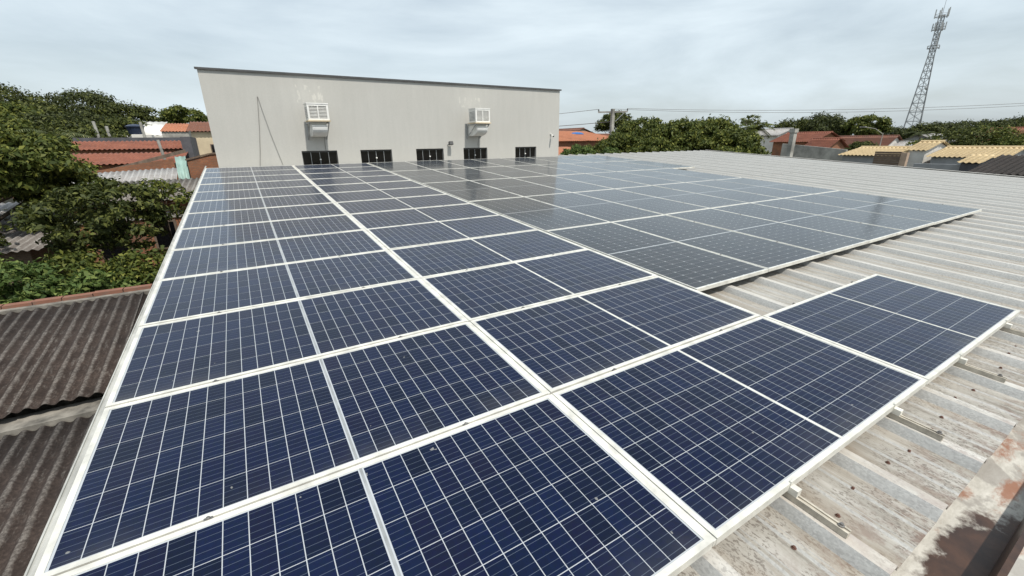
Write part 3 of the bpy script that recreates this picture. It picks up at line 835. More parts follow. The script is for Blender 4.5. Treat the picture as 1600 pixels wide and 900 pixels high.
# ------------------------------------------------------------------ houses
def house(name, label, x0, x1, y0, y1, zb, ze, zr, axis, rmat, wmat, over=0.35, pitch=0.24, amp=0.035, courses=8, shed=None, windows=(), group=None, cap=True):
    """gabled house; axis = direction of the ridge; shed = 'x+','x-','y+','y-' gives the low side of a single slope"""
    r = thing(name, label, 'house', ((x0+x1)/2, (y0+y1)/2, zb), group=group)
    ox, oy = (x0+x1)/2, (y0+y1)/2
    a, b = (x1-x0)/2, (y1-y0)/2
    he, hr = ze-zb, zr-zb
    if shed:
        pl = {'x-': [(-a,0),(a,0),(a,hr),(-a,he)], 'x+': [(-a,0),(a,0),(a,he),(-a,hr)],
              'y-': [(-b,0),(b,0),(b,hr),(-b,he)], 'y+': [(-b,0),(b,0),(b,he),(-b,hr)]}[shed]
        MB().prism(pl, 'y' if shed[0] == 'x' else 'x', -b if shed[0] == 'x' else -a, b if shed[0] == 'x' else a).build('wall', wmat, r)
    elif axis == 'x':
        MB().prism([(-b,0),(b,0),(b,he),(0,hr),(-b,he)], 'x', -a, a).build('wall', wmat, r)
    else:
        MB().prism([(-a,0),(a,0),(a,he),(0,hr),(-a,he)], 'y', -b, b).build('wall', wmat, r)
    t = 0.06
    def slope(A, B, C_, D):
        link('roof', wave_mesh(A, B, C_, D, pitch, amp, rmat, courses, name='roof'), r)
    o = over
    if shed:
        k = (hr-he)/(2*a if shed[0] == 'x' else 2*b)
        lo, hi = he-k*o+t, hr+k*o+t
        if shed == 'x-': slope((-a-o, b+o, lo), (-a-o, -b-o, lo), (a+o, -b-o, hi), (a+o, b+o, hi))
        if shed == 'x+': slope((a+o, -b-o, lo), (a+o, b+o, lo), (-a-o, b+o, hi), (-a-o, -b-o, hi))
        if shed == 'y-': slope((-a-o, -b-o, lo), (a+o, -b-o, lo), (a+o, b+o, hi), (-a-o, b+o, hi))
        if shed == 'y+': slope((a+o, b+o, lo), (-a-o, b+o, lo), (-a-o, -b-o, hi), (a+o, -b-o, hi))
    elif axis == 'x':
        k = (hr-he)/b; lo = he-k*o+t; hi = hr+t
        slope((-a-o, -b-o, lo), (a+o, -b-o, lo), (a+o, 0, hi), (-a-o, 0, hi))
        slope((a+o, b+o, lo), (-a-o, b+o, lo), (-a-o, 0, hi), (a+o, 0, hi))
        if cap: MB().tube([(-a-o, 0, hi+0.01), (a+o, 0, hi+0.01)], 0.10, 8).build('ridge_cap', rmat, r)
    else:
        k = (hr-he)/a; lo = he-k*o+t; hi = hr+t
        slope((-a-o, b+o, lo), (-a-o, -b-o, lo), (0, -b-o, hi), (0, b+o, hi))
        slope((a+o, -b-o, lo), (a+o, b+o, lo), (0, b+o, hi), (0, -b-o, hi))
        if cap: MB().tube([(0, -b-o, hi+0.01), (0, b+o, hi+0.01)], 0.10, 8).build('ridge_cap', rmat, r)
    for (side, c, w, z, h) in windows:
        fr = MB(); pn = MB()
        if side == 'y-':
            fr.box(c-w/2-0.06, c+w/2+0.06, -b-0.05, -b-0.003, z-0.06, z+h+0.06); pn.box(c-w/2, c+w/2, -b-0.06, -b-0.053, z, z+h)
        else:
            fr.box(-a-0.05, -a-0.003, c-w/2-0.06, c+w/2+0.06, z-0.06, z+h+0.06); pn.box(-a-0.06, -a-0.053, c-w/2, c+w/2, z, z+h)
        wo = fr.build('window', M['wood'], r); pn.build('pane', M['black_glass'], wo)
    return r

# ---- left side
house('tiled_house', 'long house with red clay tile roof in two steps behind the leafy trees', -8.2, -2.35, 33.9, 36.3, 1.7, 5.68, 6.10, None, M['tile_red'], M['brick'], shed='y-', pitch=0.23, amp=0.03, courses=6, over=0.25)
house('tiled_annex', 'lower red tiled lean-to in front of the long tiled house', -7.4, -2.2, 28.7, 32.9, 1.5, 4.98, 5.42, None, M['tile_red'], M['brick'], shed='y-', pitch=0.23, amp=0.03, courses=6, over=0.3)
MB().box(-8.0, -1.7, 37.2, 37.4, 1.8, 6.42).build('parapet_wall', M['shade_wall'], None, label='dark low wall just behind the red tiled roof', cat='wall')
MB().box(-9.0, -5.6, 58.0, 66.0, 4, 6.9).build('white_house', M['plaster_white'], None, label='plain white flat-roofed house beneath the blue water tank', cat='house')
house('white_roofed_house', 'house with bright white sheet roof behind the water tank', -8.3, -6.0, 60, 66, 4, 6.95, 8.45, None, M['plaster_white'], M['plaster_white'], shed='y-', pitch=0.5, amp=0.03, courses=0, over=0.2)
house('orange_roofed_house', 'small house with plain orange tile roof left of the tall building', -4.85, -2.85, 50, 56, 3.4, 7.05, 7.95, None, M['tile_orange'], M['concrete'], shed='y-', pitch=0.24, amp=0.03, courses=6, over=0.1)
house('cream_house', 'cream house with brown tile roof beside the tall building corner', -1.95, 1.6, 39, 45, 2.5, 6.82, 7.68, None, M['tile_brown'], M['plaster_cream'], shed='y-', pitch=0.24, amp=0.03, courses=5, over=0.25, windows=(('y-', -0.2, 1.0, 2.5, 0.9),))
MB().box(-2.15, -1.65, 33.0, 38.0, 1.8, 6.4).build('gable_wall', M['shade_wall'], None, label='dark narrow gable wall beside the cream house', cat='wall')  # building side in shadow, its shade put into the wall colour
bw = thing('brick_yard_wall', 'rough red brick wall between the teal sheet and the tall building', 'wall', (0, 20.0, 1.2))
MB().prism([(-1.0, 0), (1.3, 0), (1.3, 4.45), (-0.2, 4.33), (-1.0, 4.12)], 'y', 0, 0.16).build('wall', M['brick'], bw)
MB().prism([(-1.05, 4.12), (-0.2, 4.33), (1.3, 4.45), (1.3, 4.50), (-0.2, 4.39), (-1.05, 4.18)], 'y', -0.04, 0.2).build('coping', M['brick_brown'], bw)
# teal leaning sheet, grey wall of sheets
link('leaning_sheet', wave_mesh((-1.34, 19.3, 4.50), (-0.98, 19.3, 4.46), (-1.07, 20.6, 5.48), (-1.42, 20.6, 5.46), 0.19, 0.016, M['teal'], name='leaning_sheet'), label='faded teal corrugated sheet leaning beside the brick wall', cat='sheet')
link('sheet_lean_to', wave_mesh((-5.0, 20.6, 4.40), (-1.55, 20.6, 4.52), (-1.55, 22.3, 4.98), (-4.9, 22.3, 4.86), 0.19, 0.02, M['fibre_pale'], name='sheet_lean_to'), label='pale grey metal lean-to roof in front of the red tiled house', cat='roof')
MB().bar((-4.6, 23.6, 4.75), (-1.3, 24.0, 5.65), 0.12, 0.14).build('roof_beam', M['wood'], None, label='long sloping timber beam above the pale metal lean-to', cat='beam')
MB().prism([(-5.2, 1.2), (-1.75, 1.2), (-1.75, 5.35), (-5.2, 4.8)], 'y', 23.2, 23.35).build('lean_to_wall', M['brick'], None, label='red brick wall under the sloping timber beam', cat='wall')
br = house('brick_house', 'bare brick house with grey fibre roof behind the leafy tree', -3.4, -0.5, 14.9, 18.6, 0.2, 4.34, 4.62, None, M['fibre_grey'], M['brick'], shed='y-', pitch=0.177, amp=0.024, courses=0, over=0.3, windows=(('y-', 0.42, 0.50, 2.75, 0.75), ('y-', -0.8, 0.6, 2.6, 0.9)))
MB().box(-1.53, 1.53, -1.90, -1.855, 3.62, 3.80).build('lintel', M['concrete'], br)
house('brick_shack', 'brown brick shack with weathered grey roof at the left edge', -8.2, -4.05, 13.4, 17.2, 0.0, 3.50, 3.72, None, M['fibre_grey'], M['brick_brown'], shed='y-', pitch=0.177, amp=0.024, courses=0, over=0.35, windows=(('y-', 1.45, 0.70, 0.6, 2.0), ('y-', -0.6, 0.8, 1.2, 0.9)))
link('roof_sheet_pile', wave_mesh((-8.4, 17.6, 3.80), (-4.4, 17.5, 3.85), (-4.2, 19.4, 4.15), (-8.4, 19.4, 4.15), 0.177, 0.022, M['fibre_pale'], name='roof_sheet_pile'), label='pale patched sheet roof above the brown brick shack', cat='roof')
MB().box(-8.4, -4.3, 19.45, 19.6, 0.5, 4.1).build('patched_roof_wall', M['concrete'], None, label='concrete wall behind the pale patched sheet roof', cat='wall')
link('tile_patch', wave_mesh((-9.0, 20.0, 4.2), (-5.2, 20.0, 4.25), (-5.2, 21.8, 4.6), (-9.0, 21.8, 4.6), 0.24, 0.04, M['tile_brown'], 5, name='tile_patch'), label='strip of brown clay tile roof at the left edge under the big tree', cat='roof')

def tank(x, y, z, mat, lab, r=0.7):
    t = thing('water_tank', lab, 'water tank', (x, y, z))
    MB().lathe([(r*0.8, 0), (r*0.95, 0.7*r*1.3), (r, 0.72*r*1.3)], 16).build('body', mat, t)
    MB().lathe([(r*1.06, 0.93*r), (r*1.06, 1.02*r), (r*0.7, 1.2*r), (r*0.15, 1.28*r)], 16).build('lid', mat, t)
tank(-7.65, 57.2, 7.0, M['black_tank'], 'dark blue water tank on the white house', 0.75)
MB().box(-8.0, -6.4, 56.4, 58.0, 4, 6.94).build('tank_base', M['plaster_white'], None, label='white block carrying the dark blue water tank', cat='block')
for (x, y, z0, z1, dx, lab) in ((-8.25, 46, 3, 7.75, -0.25, 'thin leaning post furthest left above the red roof'), (-7.65, 46, 3, 7.4, -0.15, 'shorter leaning post right of the first one above the red roof'), (-5.3, 45, 3, 7.7, -0.2, 'post standing in front of the white sheet roof'), (-2.05, 25.2, 2.5, 6.15, -0.3, 'grey conduit post in front of the red tiled roof')):
    MB().tube([(x, y, z0), (x+dx*0.5, y, (z0+z1)/2), (x+dx, y, z1)], 0.10 if y > 40 else 0.06, 8).build('post', M['concrete'], None, label=lab, cat='post')

# ---- right side
house('far_cream_house', 'cream gabled house peeking out right of the tall building', 38, 44, 46, 52, 0, 6.4, 7.4, 'y', M['tile_brown'], M['plaster_cream'], over=0.3, courses=4)
house('orange_hall', 'long building with bright orange tile roof right of the tall building', 27.5, 36.0, 33.5, 40, 0, 5.85, 6.85, None, M['tile_orange'], M['brick'], shed='y-', courses=8, over=0.3)
house('orange_annex', 'low orange roofed brick annex just right of the tall building', 22.0, 27.5, 27.0, 32.5, 0, 4.5, 5.25, None, M['tile_orange'], M['brick'], shed='y-', courses=6, over=0.3)
house('brown_roof_house', 'house with dull brown tile roof behind the utility pole', 36, 44, 36, 42, 0, 5.4, 6.5, 'x', M['tile_brown'], M['brick'], courses=6)
tank(33.6, 38.2, 5.85, M['blue_tank'], 'bright blue water tank beside the utility pole', 0.75)
house('white_flat_house', 'white house with pale roof beyond the mango trees', 64, 70, 32.4, 36.2, 0, 6.3, 7.1, 'y', M['fibre_pale'], M['plaster_white'], courses=0)
house('red_roof_house', 'house with red tile gable roof right of the concrete post', 57, 64, 24.6, 29.0, 0, 5.50, 6.45, 'y', M['tile_red'], M['brick'], courses=8)
house('red_roof_annex', 'lower red roofed annex in front of the red gable house', 54.5, 58.5, 21.9, 24.0, 0, 4.9, 5.75, 'y', M['tile_red'], M['brick'], courses=6)
house('brown_shed_house', 'long house with dark brown roof left of the round tree', 74, 82, 24, 33, 0, 4.3, 6.0, 'y', M['tile_brown'], M['plaster_white'], courses=6)
house('white_cottage', 'small white house beneath the round tree', 76, 82, 18.6, 23.4, 0, 4.2, 5.2, 'y', M['fibre_pale'], M['plaster_white'], courses=0)
house('straw_roof_house', 'house with pale straw coloured tile roof, left of the three straw roofs', 39.6, 46.4, 10.9, 14.2, 0, 4.62, 5.08, 'y', M['tile_yellow'], M['plaster_grey'], courses=7, pitch=0.24, amp=0.034, over=0.25)
house('straw_roof_porch', 'raised straw coloured tile roof between the two longer ones', 40.8, 45.6, 9.85, 10.75, 0, 4.98, 5.48, 'y', M['tile_yellow'], M['plaster_white'], courses=6, pitch=0.24, amp=0.034, over=0.2)
house('straw_roof_villa', 'house with straw coloured tile roof, right of the three straw roofs', 39.9, 46.5, 5.9, 9.2, 0, 4.60, 5.10, 'y', M['tile_yellow'], M['plaster_grey'], courses=7, pitch=0.24, amp=0.034, over=0.25)
house('straw_lean_to', 'small straw tiled lean-to below the right straw roof', 35.9, 38.2, 6.0, 6.75, 0, 4.42, 4.76, None, M['tile_yellow'], M['shade_wall'], shed='x-', courses=5, pitch=0.24, amp=0.034, over=0.15)
house('dark_tiled_house', 'house with dark brown tile roof at the right edge', 27.6, 32.0, -4.5, 4.3, 0, 4.34, 4.92, None, M['tile_dark'], M['concrete'], shed='x-', courses=16, pitch=0.22, amp=0.03, over=0.2)
house('far_red_house', 'far house with faded red roof at the right edge', 92, 104, 12, 20, 0, 4.6, 6.9, 'y', M['tile_red'], M['plaster_white'], courses=5)
house('far_gable_house', 'far white gabled house right of the tower', 98, 108, 24, 31, 0, 4.6, 6.2, 'x', M['fibre_pale'], M['plaster_grey'], courses=0)
m = MB()
for z in np.arange(3.6, 4.76, 0.125): m.box(35.0, 35.16, 9.28, 10.6, z+0.2, z+0.312)
m.build('slatted_wall', M['brick_brown'], None, label='brown slatted brick wall in front of the left straw roof', cat='wall')
MB().box(34.9, 35.25, 8.95, 9.25, 0, 4.98).build('wall_pillar', plain('pinkish_stone', (0.42, 0.31, 0.23), 0.9), None, label='pale pinkish pillar at the end of the brown slatted wall', cat='pillar')
MB().box(36.5, 36.7, 3.0, 9.0, 0, 4.32).build('boundary_wall', M['plaster_grey'], None, label='grey boundary wall below the right straw roof', cat='wall')
MB().prism([(19.5, 0), (14.6, 0), (14.6, 5.0), (17.2, 5.25), (19.5, 5.45)], 'x', 41.0, 41.2).build('boundary_wall', M['concrete'], None, label='weathered concrete wall right of the concrete post', cat='wall')
cp = thing('concrete_post', 'stout concrete post beyond the right edge of the metal roof', 'post', (29.35, 12.85, 0))
MB().prism([(-0.17, -0.12), (0.17, -0.12), (0.17, 0.12), (-0.17, 0.12)], 'z', 0, 6.2).build('shaft', M['concrete'], cp)
MB().box(-0.21, 0.21, -0.16, 0.16, 6.2, 6.42).build('cap', M['concrete'], cp)

# ------------------------------------------------------------------ utility pole, wires, street lamp, tower
pole = thing('utility_pole', 'concrete utility pole with crossarm above the orange roofs', 'utility pole', (31.9, 30.9, 0))
MB().prism([(-0.16, -0.12), (0.16, -0.12), (0.16, 0.12), (-0.16, 0.12)], 'z', 0, 8.72).build('shaft', M['concrete'], pole)
MB().bar((-0.95, 1.0, 8.45), (0.95, -1.0, 8.45), 0.12, 0.14).build('crossarm', M['concrete'], pole)
for t in (-0.92, -0.1, 0.92):
    MB().lathe([(0.05, 0), (0.075, 0.04), (0.05, 0.08), (0.075, 0.12), (0.04, 0.2)], 8, (t, -t*1.05, 8.52)).build('insulator', M['dark_metal'], pole)
MB().bar((0.2, -0.2, 7.6), (0.75, -0.8, 8.4), 0.06).build('brace', M['galv'], pole)
def wire(p, q, sag, lab, r=0.016, n=14):
    p = Vector(p); q = Vector(q)
    pts = [p.lerp(q, i/n) - Vector((0, 0, sag*4*(i/n)*(1-i/n))) for i in range(n+1)]
    MB().tube(pts, r, 5).build('power_line', M['grey_cable'], None, label=lab, cat='power line', group='power lines')
wire((32.8, 29.95, 8.72), (61.7, 10.0, 8.62), 0.35, 'upper power line running right from the crossarm')
wire((31.8, 31.0, 8.72), (61.7, 9.9, 8.42), 0.45, 'lower power line running right from the crossarm')
wire((31.0, 31.9, 8.72), (12, 72, 9.6), 0.9, 'upper power line running left behind the tall building', 0.02)
wire((32.0, 30.9, 7.6), (13, 70, 8.4), 0.8, 'lower power line running left behind the tall building', 0.03)
sl = thing('street_lamp', 'thin street lamp beneath the round tree', 'street lamp', (59.3, 19.0, 0))
MB().tube([(0, 0, 0), (0, 0, 6.3)], 0.06, 8, 0.045).tube([(0, 0, 6.2), (-0.2, 0.7, 6.75), (-0.5, 1.6, 6.95)], 0.03, 6).build('pole', M['concrete'], sl)
MB().box(-0.62, -0.42, 1.45, 2.0, 6.9, 7.0).build('lamp_head', M['concrete'], sl)

TX, TY = 143.6, 43.2
tow = thing('lattice_tower', 'tall steel lattice telecom tower on the horizon', 'tower', (TX, TY, 0), rz=0.35)
TH = 32.0
def tw(z):                              # half width
    return 1.9 - (1.9-0.48)*min(1, z/25.0)
for sx, sy in ((-1,-1),(1,-1),(1,1),(-1,1)):
    pts = [(sx*tw(z), sy*tw(z), z) for z in (0, 8, 16, 24, TH)]
    MB().tube(pts, 0.10, 6, 0.07).build('leg', M['tower_steel'], tow)
lv = [0, 2.6, 5.0, 7.3, 9.5, 11.6, 13.6, 15.5, 17.3, 19.0, 20.6, 22.1, 23.5, 24.8, 26.0, 27.2, 28.3, 29.4, 30.6, TH]
for i in range(len(lv)-1):
    z0, z1 = lv[i], lv[i+1]; a, b = tw(z0), tw(z1)
    m = MB()
    for (s0, s1) in (((-1,-1),(1,-1)), ((1,-1),(1,1)), ((1,1),(-1,1)), ((-1,1),(-1,-1))):
        m.bar((s0[0]*b, s0[1]*b, z1), (s1[0]*b, s1[1]*b, z1), 0.09)
        m.bar((s0[0]*a, s0[1]*a, z0), (s1[0]*b, s1[1]*b, z1), 0.07)
        m.bar((s1[0]*a, s1[1]*a, z0), (s0[0]*b, s0[1]*b, z1), 0.07)
    m.build('bracing', M['tower_steel'], tow)
m = MB()
for s in (-0.22, 0.22): m.bar((s, 0, 0), (s, 0, TH), 0.08)
for z in np.arange(0.5, TH, 0.6): m.bar((-0.22, 0, z), (0.22, 0, z), 0.05)
m.box(-0.1, 0.1, -0.06, 0.06, 0, TH)
m.build('ladder', M['tower_steel'], tow)
for z, rad, na, hh in ((25.4, 1.05, 4, 0.5), (29.2, 1.0, 6, 1.4), (31.8, 1.1, 5, 1.6)):
    m = MB(); n = 12
    ring = [(rad*math.cos(2*math.pi*i/n), rad*math.sin(2*math.pi*i/n), z) for i in range(n+1)]
    m.tube(ring, 0.05, 5); m.tube([(x_, y_, z+0.55) for x_, y_, _ in ring], 0.035, 5)
    m.bar((-rad, 0, z), (rad, 0, z), 0.07); m.bar((0, -rad, z), (0, rad, z), 0.07)
    m.build('platform', M['tower_steel'], tow)
    for i in range(na):
        q = 2*math.pi*(i+0.3)/na
        c_, s_ = (rad+0.12)*math.cos(q), (rad+0.12)*math.sin(q)
        MB().box(c_-0.10, c_+0.10, s_-0.10, s_+0.10, z-0.2, z+hh).build('panel_antenna', M['antenna'], tow)
for s in (-1, 1):
    MB().tube([(s*0.95, -0.3, 26.0), (s*0.95, -0.3, 28.6)], 0.06, 6).build('whip_antenna', M['antenna'], tow)
for (x_, z, r_) in ((-1.5, 16.7, 0.42), (-0.9, 17.0, 0.3)):
    MB().tube([(x_+0.55, -0.3, z), (x_, -0.5, z)], 0.05, 6).tube([(x_, -0.75, z), (x_, -0.55, z), (x_, -0.4, z)], r_, 12, r_*0.5).build('dish_antenna', M['antenna'], tow)
MB().tube([(0, 0, TH), (0, 0, TH+6.0)], 0.05, 6, 0.02).build('lightning_rod', M['tower_steel'], tow)

# ------------------------------------------------------------------ trees
def leaf_cloud(clumps, n, size, seed, flat=0.35, droop=0.0):
    """pointed leaf faces spread through clumps (cx,cy,cz,r); clump weight goes with r^2"""
    g = np.random.default_rng(seed)
    cl = np.array(clumps, float)
    w = cl[:, 3]**2; idx = g.choice(len(cl), n, p=w/w.sum())
    d = g.normal(size=(n, 3)); d /= np.linalg.norm(d, axis=1)[:, None]
    d[:, 2] = np.where(d[:, 2] < -0.25, -d[:, 2]*0.6, d[:, 2])
    rad = cl[idx, 3]*(0.35 + 0.65*g.random(n)**0.45)*(1 + 0.18*g.normal(size=n))
    p = cl[idx, :3] + d*rad[:, None]*np.array([1, 1, 0.8])
    nrm = d*0.8 + g.normal(size=(n, 3))*0.55 + np.array([0, 0, flat])
    nrm /= np.linalg.norm(nrm, axis=1)[:, None]
    t = np.cross(nrm, g.normal(size=(n, 3))); t /= np.linalg.norm(t, axis=1)[:, None]
    t[:, 2] -= droop; t /= np.linalg.norm(t, axis=1)[:, None]
    b = np.cross(nrm, t); b /= np.linalg.norm(b, axis=1)[:, None]
    s = size*(0.6 + 0.8*g.random(n))[:, None]
    v = np.stack([p - t*s*0.5, p + b*s*0.24 + nrm*s*0.06, p + t*s*0.5 - np.array([0, 0, 1])*s*0.1, p - b*s*0.24 + nrm*s*0.06], 1).reshape(-1, 3)
    f = np.arange(4*n).reshape(n, 4)
    return v, f

def crown_clumps(R, Rz, k, seed, r=0.36, base=-0.35):
    g = np.random.default_rng(seed); out = []
    for i in range(k):
        z = base + (1-base)*(i+0.5)/k
        q = i*2.39996 + g.normal()*0.3
        h = math.sqrt(max(0, 1-z*z))
        s = 0.62 + 0.16*g.random()
        out.append((R*h*math.cos(q)*s*1.12, R*h*math.sin(q)*s*1.12, Rz*z*s, min(R, Rz*1.25)*r*(0.75+0.5*g.random())))
    out.append((0, 0, 0, min(R, Rz)*0.62))
    return out

def tree(name, label, x, y, zc, R, Rz, mat, leaf, n, k=16, seed=0, zb=None, group=None, bark='bark', r=0.36, droop=0.0, base=-0.35, cat='tree', lean=(0, 0)):
    z0 = gz(x, y) if zb is None else zb
    t = thing(name, label, cat, (x, y, z0), group=group)
    h = zc - z0
    cl = [(a+lean[0], b+lean[1], c+h, d) for a, b, c, d in crown_clumps(R, Rz, k, seed, r, base)]
    v, f = leaf_cloud(cl, n, leaf, seed+100, droop=droop)
    tr = MB(); tw_ = max(0.05, 0.055*R)
    g = random.Random(seed)
    top = h - Rz*0.35
    tr.tube([(0, 0, -0.1), (lean[0]*0.3+g.uniform(-.1, .1)*R*0.3, lean[1]*0.3, top*0.5), (lean[0]*0.7, lean[1]*0.7, top)], tw_*1.1, 8, tw_*0.6)
    for (a, b, c, d) in cl[::2][:9]:
        s0 = (lean[0]*0.6, lean[1]*0.6, top*g.uniform(0.75, 0.98))
        mid = ((s0[0]+a)/2+g.uniform(-.1, .1)*R, (s0[1]+b)/2+g.uniform(-.1, .1)*R, (s0[2]+c)/2+0.05*R)
        tr.tube([s0, mid, (a, b, c)], tw_*0.38, 6, tw_*0.10)
    tr.build('trunk', M[bark], t, smooth=True)
    link('crown', np_mesh('crown', v, f, mat), t)
    return t

D_, MI, LI, FA = M['leaf_dark'], M['leaf_mid'], M['leaf_light'], M['leaf_far']
# near left
tree('broadleaf_tree', 'big dense broadleaf tree at the left edge, above the brick shack', -5.6, 16.2, 5.35, 2.9, 1.2, MI, 0.15, 44000, 80, 3, base=-0.95, r=0.25)
tree('broadleaf_tree', 'dark leafy tree with loose twigs in front of the bare brick house', -2.25, 12.1, 4.22, 1.42, 1.10, D_, 0.12, 9500, 60, 5, base=-0.85, r=0.17, zb=0)
tree('leafy_tree', 'green leafy tree in front of the left end of the pale lean-to', -3.9, 17.0, 4.55, 1.15, 0.8, MI, 0.14, 7500, 34, 12, base=-0.8, r=0.25, zb=0.3)
tree('leafy_tree', 'dark leafy tree over the pale patched sheet roof at the left', -4.9, 13.0, 4.0, 0.9, 0.55, D_, 0.12, 1500, 18, 13, base=-0.8, r=0.24, zb=0)
tree('small_tree', 'thin small tree with sparse leaves in front of the pale lean-to', -1.2, 13.2, 4.6, 0.62, 0.55, MI, 0.12, 650, 12, 8, r=0.36, zb=0)
tree('shrub', 'sparse shrub poking up left of the panels, in front of the brick house wall', -0.62, 12.4, 4.2, 0.40, 0.6, MI, 0.12, 330, 9, 9, r=0.4, cat='shrub', zb=0)
for i, (x, y, zc, R, Rz, mt, lab) in enumerate(((-4.0, 10.2, 3.35, 0.8, 0.85, LI, 'light green broad shrub at the left edge behind the mossy roof'),
        (-3.1, 9.8, 3.2, 0.7, 0.75, LI, 'light green shrub second from the left edge behind the mossy roof'),
        (-2.5, 10.4, 3.15, 0.75, 0.7, MI, 'green shrub in the middle of the row behind the mossy roof'),
        (-1.35, 10.0, 3.15, 0.72, 0.70, MI, 'full green shrub behind the mossy roof nearest the panels'),
        (-1.95, 9.5, 3.05, 0.62, 0.62, LI, 'pale green shrub second from the panels behind the mossy roof'),
        (-0.72, 10.8, 3.2, 0.42, 0.6, D_, 'dark shrub tucked against the edge of the panels'))):
    tree('shrub', lab, x, y, zc, R, Rz, mt, 0.105, 4200, 18, 20+i, r=0.36, group='shrubs behind the mossy roof', cat='shrub', base=-0.8, zb=0)
# left hill
hill = ((-24, 84, 9.2, 5.5, 4.6), (-16.5, 86, 9.6, 5.2, 4.6), (-11.6, 82, 8.3, 4.0, 3.6), (-7.6, 84, 7.3, 3.4, 2.6), (-20, 76, 7.6, 4.5, 3.8), (-14, 70, 6.9, 4.4, 3.0), (-27, 76, 9.0, 5.0, 4.6), (-18.5, 62, 7.2, 4.5, 2.9), (-10.2, 66, 6.6, 3.4, 2.5), (-13.2, 54, 6.3, 3.6, 2.5), (-9.8, 47, 5.7, 3.0, 2.2), (-14.5, 44, 6.4, 3.4, 2.6))
hn = ('far left on the hilltop', 'at the crest of the dark tree mound', 'on the right shoulder of the tree mound', 'low at the right foot of the tree mound', 'in the middle of the hillside left of the mound', 'below the crest of the tree mound', 'cut by the left picture edge on the hilltop', 'on the lower hillside at the left', 'right above the leaning posts', 'behind the palm on the hillside', 'just left of the red tiled roof', 'low behind the big broadleaf tree at the left')
for i, (x, y, zc, R, Rz) in enumerate(hill):
    tree('hill_tree', 'dark round-topped tree ' + hn[i], x, y, zc, R, Rz, (D_, FA, D_, MI)[i % 4], 0.36 if y > 60 else 0.28, 10500, 40, 40+i, group='trees on the left hill', base=-0.8, r=0.28)
tree('round_tree', 'round green tree behind the orange roof left of the tall building', -5.0, 78, 9.3, 3.0, 1.9, MI, 0.33, 6500, 26, 61, r=0.30)
tree('round_tree', 'small dark tree peeking out at the tall building left edge', -2.4, 80, 8.3, 2.4, 1.7, D_, 0.45, 1800, 12, 62)
tree('dark_tree', 'dark tree above the red tiled roof, right of the palm', -9.4, 41.5, 5.6, 1.7, 1.5, D_, 0.26, 4500, 20, 63, base=-0.8)
tree('dark_tree', 'bushy tree in front of the left part of the red tiled roof', -6.1, 24.0, 4.6, 1.5, 1.0, MI, 0.18, 6500, 20, 64, base=-0.8)

def palm(label, x, y, z0, h, n, Lf, seed, mat, cat='palm', drop=0.6):
    g = random.Random(seed)
    t = thing('palm_tree', label, cat, (x, y, z0))
    MB().tube([(0, 0, 0), (0.1, 0, h*0.5), (0.0, 0, h)], 0.16, 8, 0.10).build('trunk', M['pale_bark'], t)
    for i in range(n):
        q = 2*math.pi*i/n + g.uniform(-.2, .2); up = g.uniform(0.2, 1.1)
        m = MB(); pts = []
        for j in range(7):
            s = j/6*Lf
            pts.append(Vector((math.cos(q)*s*0.85, math.sin(q)*s*0.85, h + up*s*0.7 - drop*s*s/Lf)))
        m.tube(pts, 0.03, 5, 0.008)
        side = Vector((-math.sin(q), math.cos(q), 0))
        for j in range(1, 7):
            for u in (0, 0.33, 0.66):
                p = pts[j-1].lerp(pts[j], u); ll = 0.55*(1-0.5*j/7)*Lf/2.2
                d = (pts[j]-pts[j-1]).normalized()
                for sg in (-1, 1):
                    tip = p + side*sg*ll + d*ll*0.5 - Vector((0, 0, ll*0.35))
                    m.add([p - d*0.03, p + d*0.05, tip], [(0, 1, 2)])
        m.build('frond', mat, t)
palm('pale feathery palm among the trees at the left', -9.6, 40.5, 2.2, 4.3, 13, 2.6, 3, M['leaf_palm'])
palm('spiky palm-like tree right of the mango trees', 33.2, 17.6, 0, 6.5, 22, 1.7, 5, MI)
palm('small palm at the foot of the lattice tower', 96.5, 27.0, 0, 6.3, 14, 2.4, 6, FA)

# right: mango trees beyond the metal roof
mg = ((25.3, 22.6, 5.0, 2.3, 1.5, 'mango tree furthest left, beside the utility pole'), (29.5, 24.6, 5.95, 2.7, 1.75, 'tall mango tree behind the left end of the mango row'),
      (28.3, 19.6, 5.55, 2.7, 1.85, 'broad mango tree at the centre of the mango row'), (31.2, 19.4, 5.75, 2.6, 1.8, 'mango tree behind the centre of the row, forming its skyline'),
      (28.6, 16.4, 5.0, 2.1, 1.6, 'mango tree at the right end of the row, beside the spiky palm'), (25.2, 19.6, 4.7, 1.8, 1.4, 'low mango tree just behind the metal roof edge'), (27.0, 15.2, 4.4, 1.4, 1.1, 'small mango tree at the right foot of the mango row'))
for i, (x, y, zc, R, Rz, lab) in enumerate(mg):
    tree('mango_tree', lab, x, y, zc, R, Rz, MI, 0.20, 17000, 46, 80+i, group='mango trees beyond the metal roof', base=-0.8, r=0.25, droop=0.5, zb=0)
for i, (x, y, zc, R, Rz, mt, lab) in enumerate(((21.6, 23.4, 4.9, 1.2, 0.7, LI, 'pale green bush at the tall building right corner'), (24.0, 24.6, 4.8, 1.3, 0.8, MI, 'dark green bush left of the mango trees'), (23.4, 22.0, 4.8, 0.7, 0.6, LI, 'yellow green bush below the utility pole'))):
    tree('bush', lab, x, y, zc, R, Rz, mt, 0.15, 5000, 20, 95+i, cat='bush', base=-0.8, zb=0)
tree('round_tree', 'small round tree left of the utility pole', 53.5, 53, 7.9, 3.0, 2.4, D_, 0.35, 6000, 24, 101, r=0.3)
tree('bare_tree', 'half bare tree rising behind the spiky palm', 34.6, 18.6, 6.9, 1.0, 0.9, M['leaf_palm'], 0.25, 260, 10, 103, bark='pale_bark')
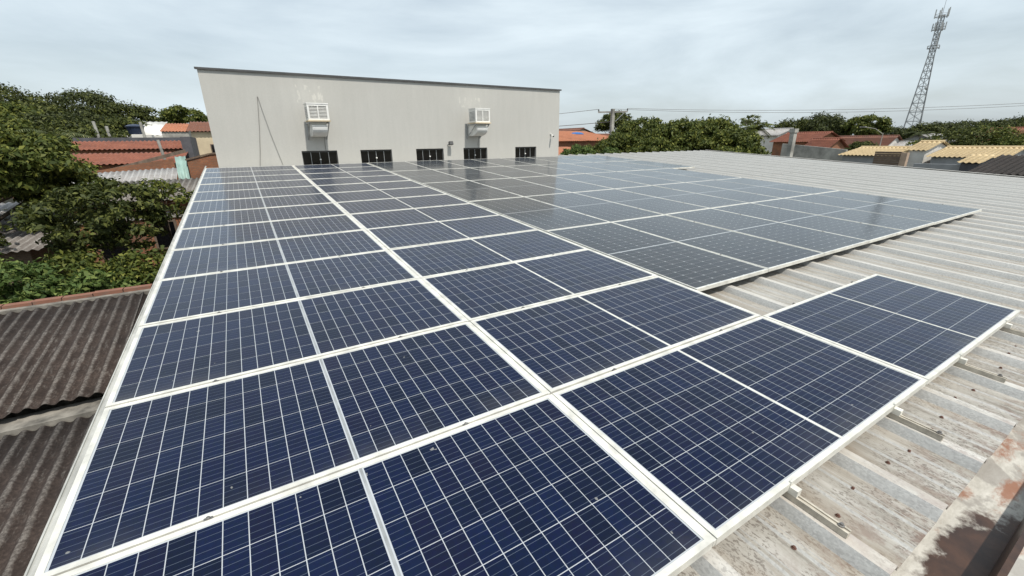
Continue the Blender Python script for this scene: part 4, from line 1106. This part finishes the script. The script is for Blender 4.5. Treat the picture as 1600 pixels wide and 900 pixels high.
for i, (x, y) in enumerate(((46.5, 30.0), (48.5, 30.2))):
    t = thing('cypress_tree', ('slim dark cypress, left of a pair right of the mango skyline', 'slim dark cypress, right of a pair right of the mango skyline')[i], 'tree', (x, y, 0))
    v, f = leaf_cloud([(0, 0, z, 0.5*(1-(z-2)/6.3)+0.06) for z in np.arange(2, 8.2, 0.35)], 1400, 0.22, 130+i)
    link('crown', np_mesh('crown', v, f, D_), t)
    MB().tube([(0, 0, 0), (0, 0, 7.5)], 0.12, 6, 0.02).build('trunk', M['bark'], t)
# far right
tree('dome_tree', 'large round dark green tree left of the lattice tower', 101.0, 36.3, 7.5, 3.6, 2.5, MI, 0.38, 11000, 40, 140, base=-0.8, r=0.27)
far = []
for i, (az, r_, zt, R) in enumerate(((62.3, 118, 8.6, 4.2), (63.4, 112, 9.6, 4.2), (64.7, 118, 10.2, 4.6), (66.0, 110, 9.8, 4.4), (67.1, 116, 8.3, 3.8), (70.9, 130, 7.8, 3.6), (72.3, 135, 7.6, 3.4), (73.6, 130, 8.2, 3.6), (74.7, 140, 8.6, 3.6),
        (75.8, 145, 8.6, 3.8), (76.9, 150, 9.2, 4.2), (78.0, 140, 8.6, 4.0), (79.0, 150, 9.4, 4.0), (80.0, 140, 9.0, 4.2), (81.2, 150, 9.6, 4.4), (49.5, 120, 7.6, 4.5), (52.0, 125, 7.8, 4.2), (45.5, 120, 7.4, 4.5), (56, 130, 8.0, 4.5), (59.5, 125, 8.0, 4.5))):
    a = math.radians(az)
    x, y = 0.8+r_*math.sin(a), -1.6+r_*math.cos(a)
    if i < 5: lab = 'dark far tree, %s from the left of the clump left of the round tree' % ORD[i]
    elif i < 15: lab = 'dark far tree, %s from the left in the treeline around and right of the tower' % ORD[i-5]
    else: lab = 'far tree on the horizon above the mango trees, %s of its row' % ORD[i-15]
    tree('far_tree', lab, x, y, zt-R*0.62, R, R*0.72, (FA, D_, FA)[i % 3], 0.42, 5000, 24, 150+i, group='far trees on the horizon', base=-0.8, zb=0)
for i, (az, r_, zt, R, lab) in enumerate(((74.2, 78, 5.6, 2.4, 'grey green bush in front of the tower foot'), (76.0, 80, 6.6, 3.2, 'dark bushy tree right of the tower foot'), (78.2, 84, 6.8, 3.2, 'bushy tree in the middle of the far right thicket'), (80.6, 78, 6.2, 3.0, 'bushy tree at the right picture edge'), (69.3, 75, 5.2, 1.8, 'low green bush beside the small white house'))):
    a = math.radians(az)
    tree('bushy_tree', lab, 0.8+r_*math.sin(a), -1.6+r_*math.cos(a), zt-R*0.6, R, R*0.7, (MI, D_, MI)[i % 3], 0.30, 5000, 24, 190+i, base=-0.8, zb=0)
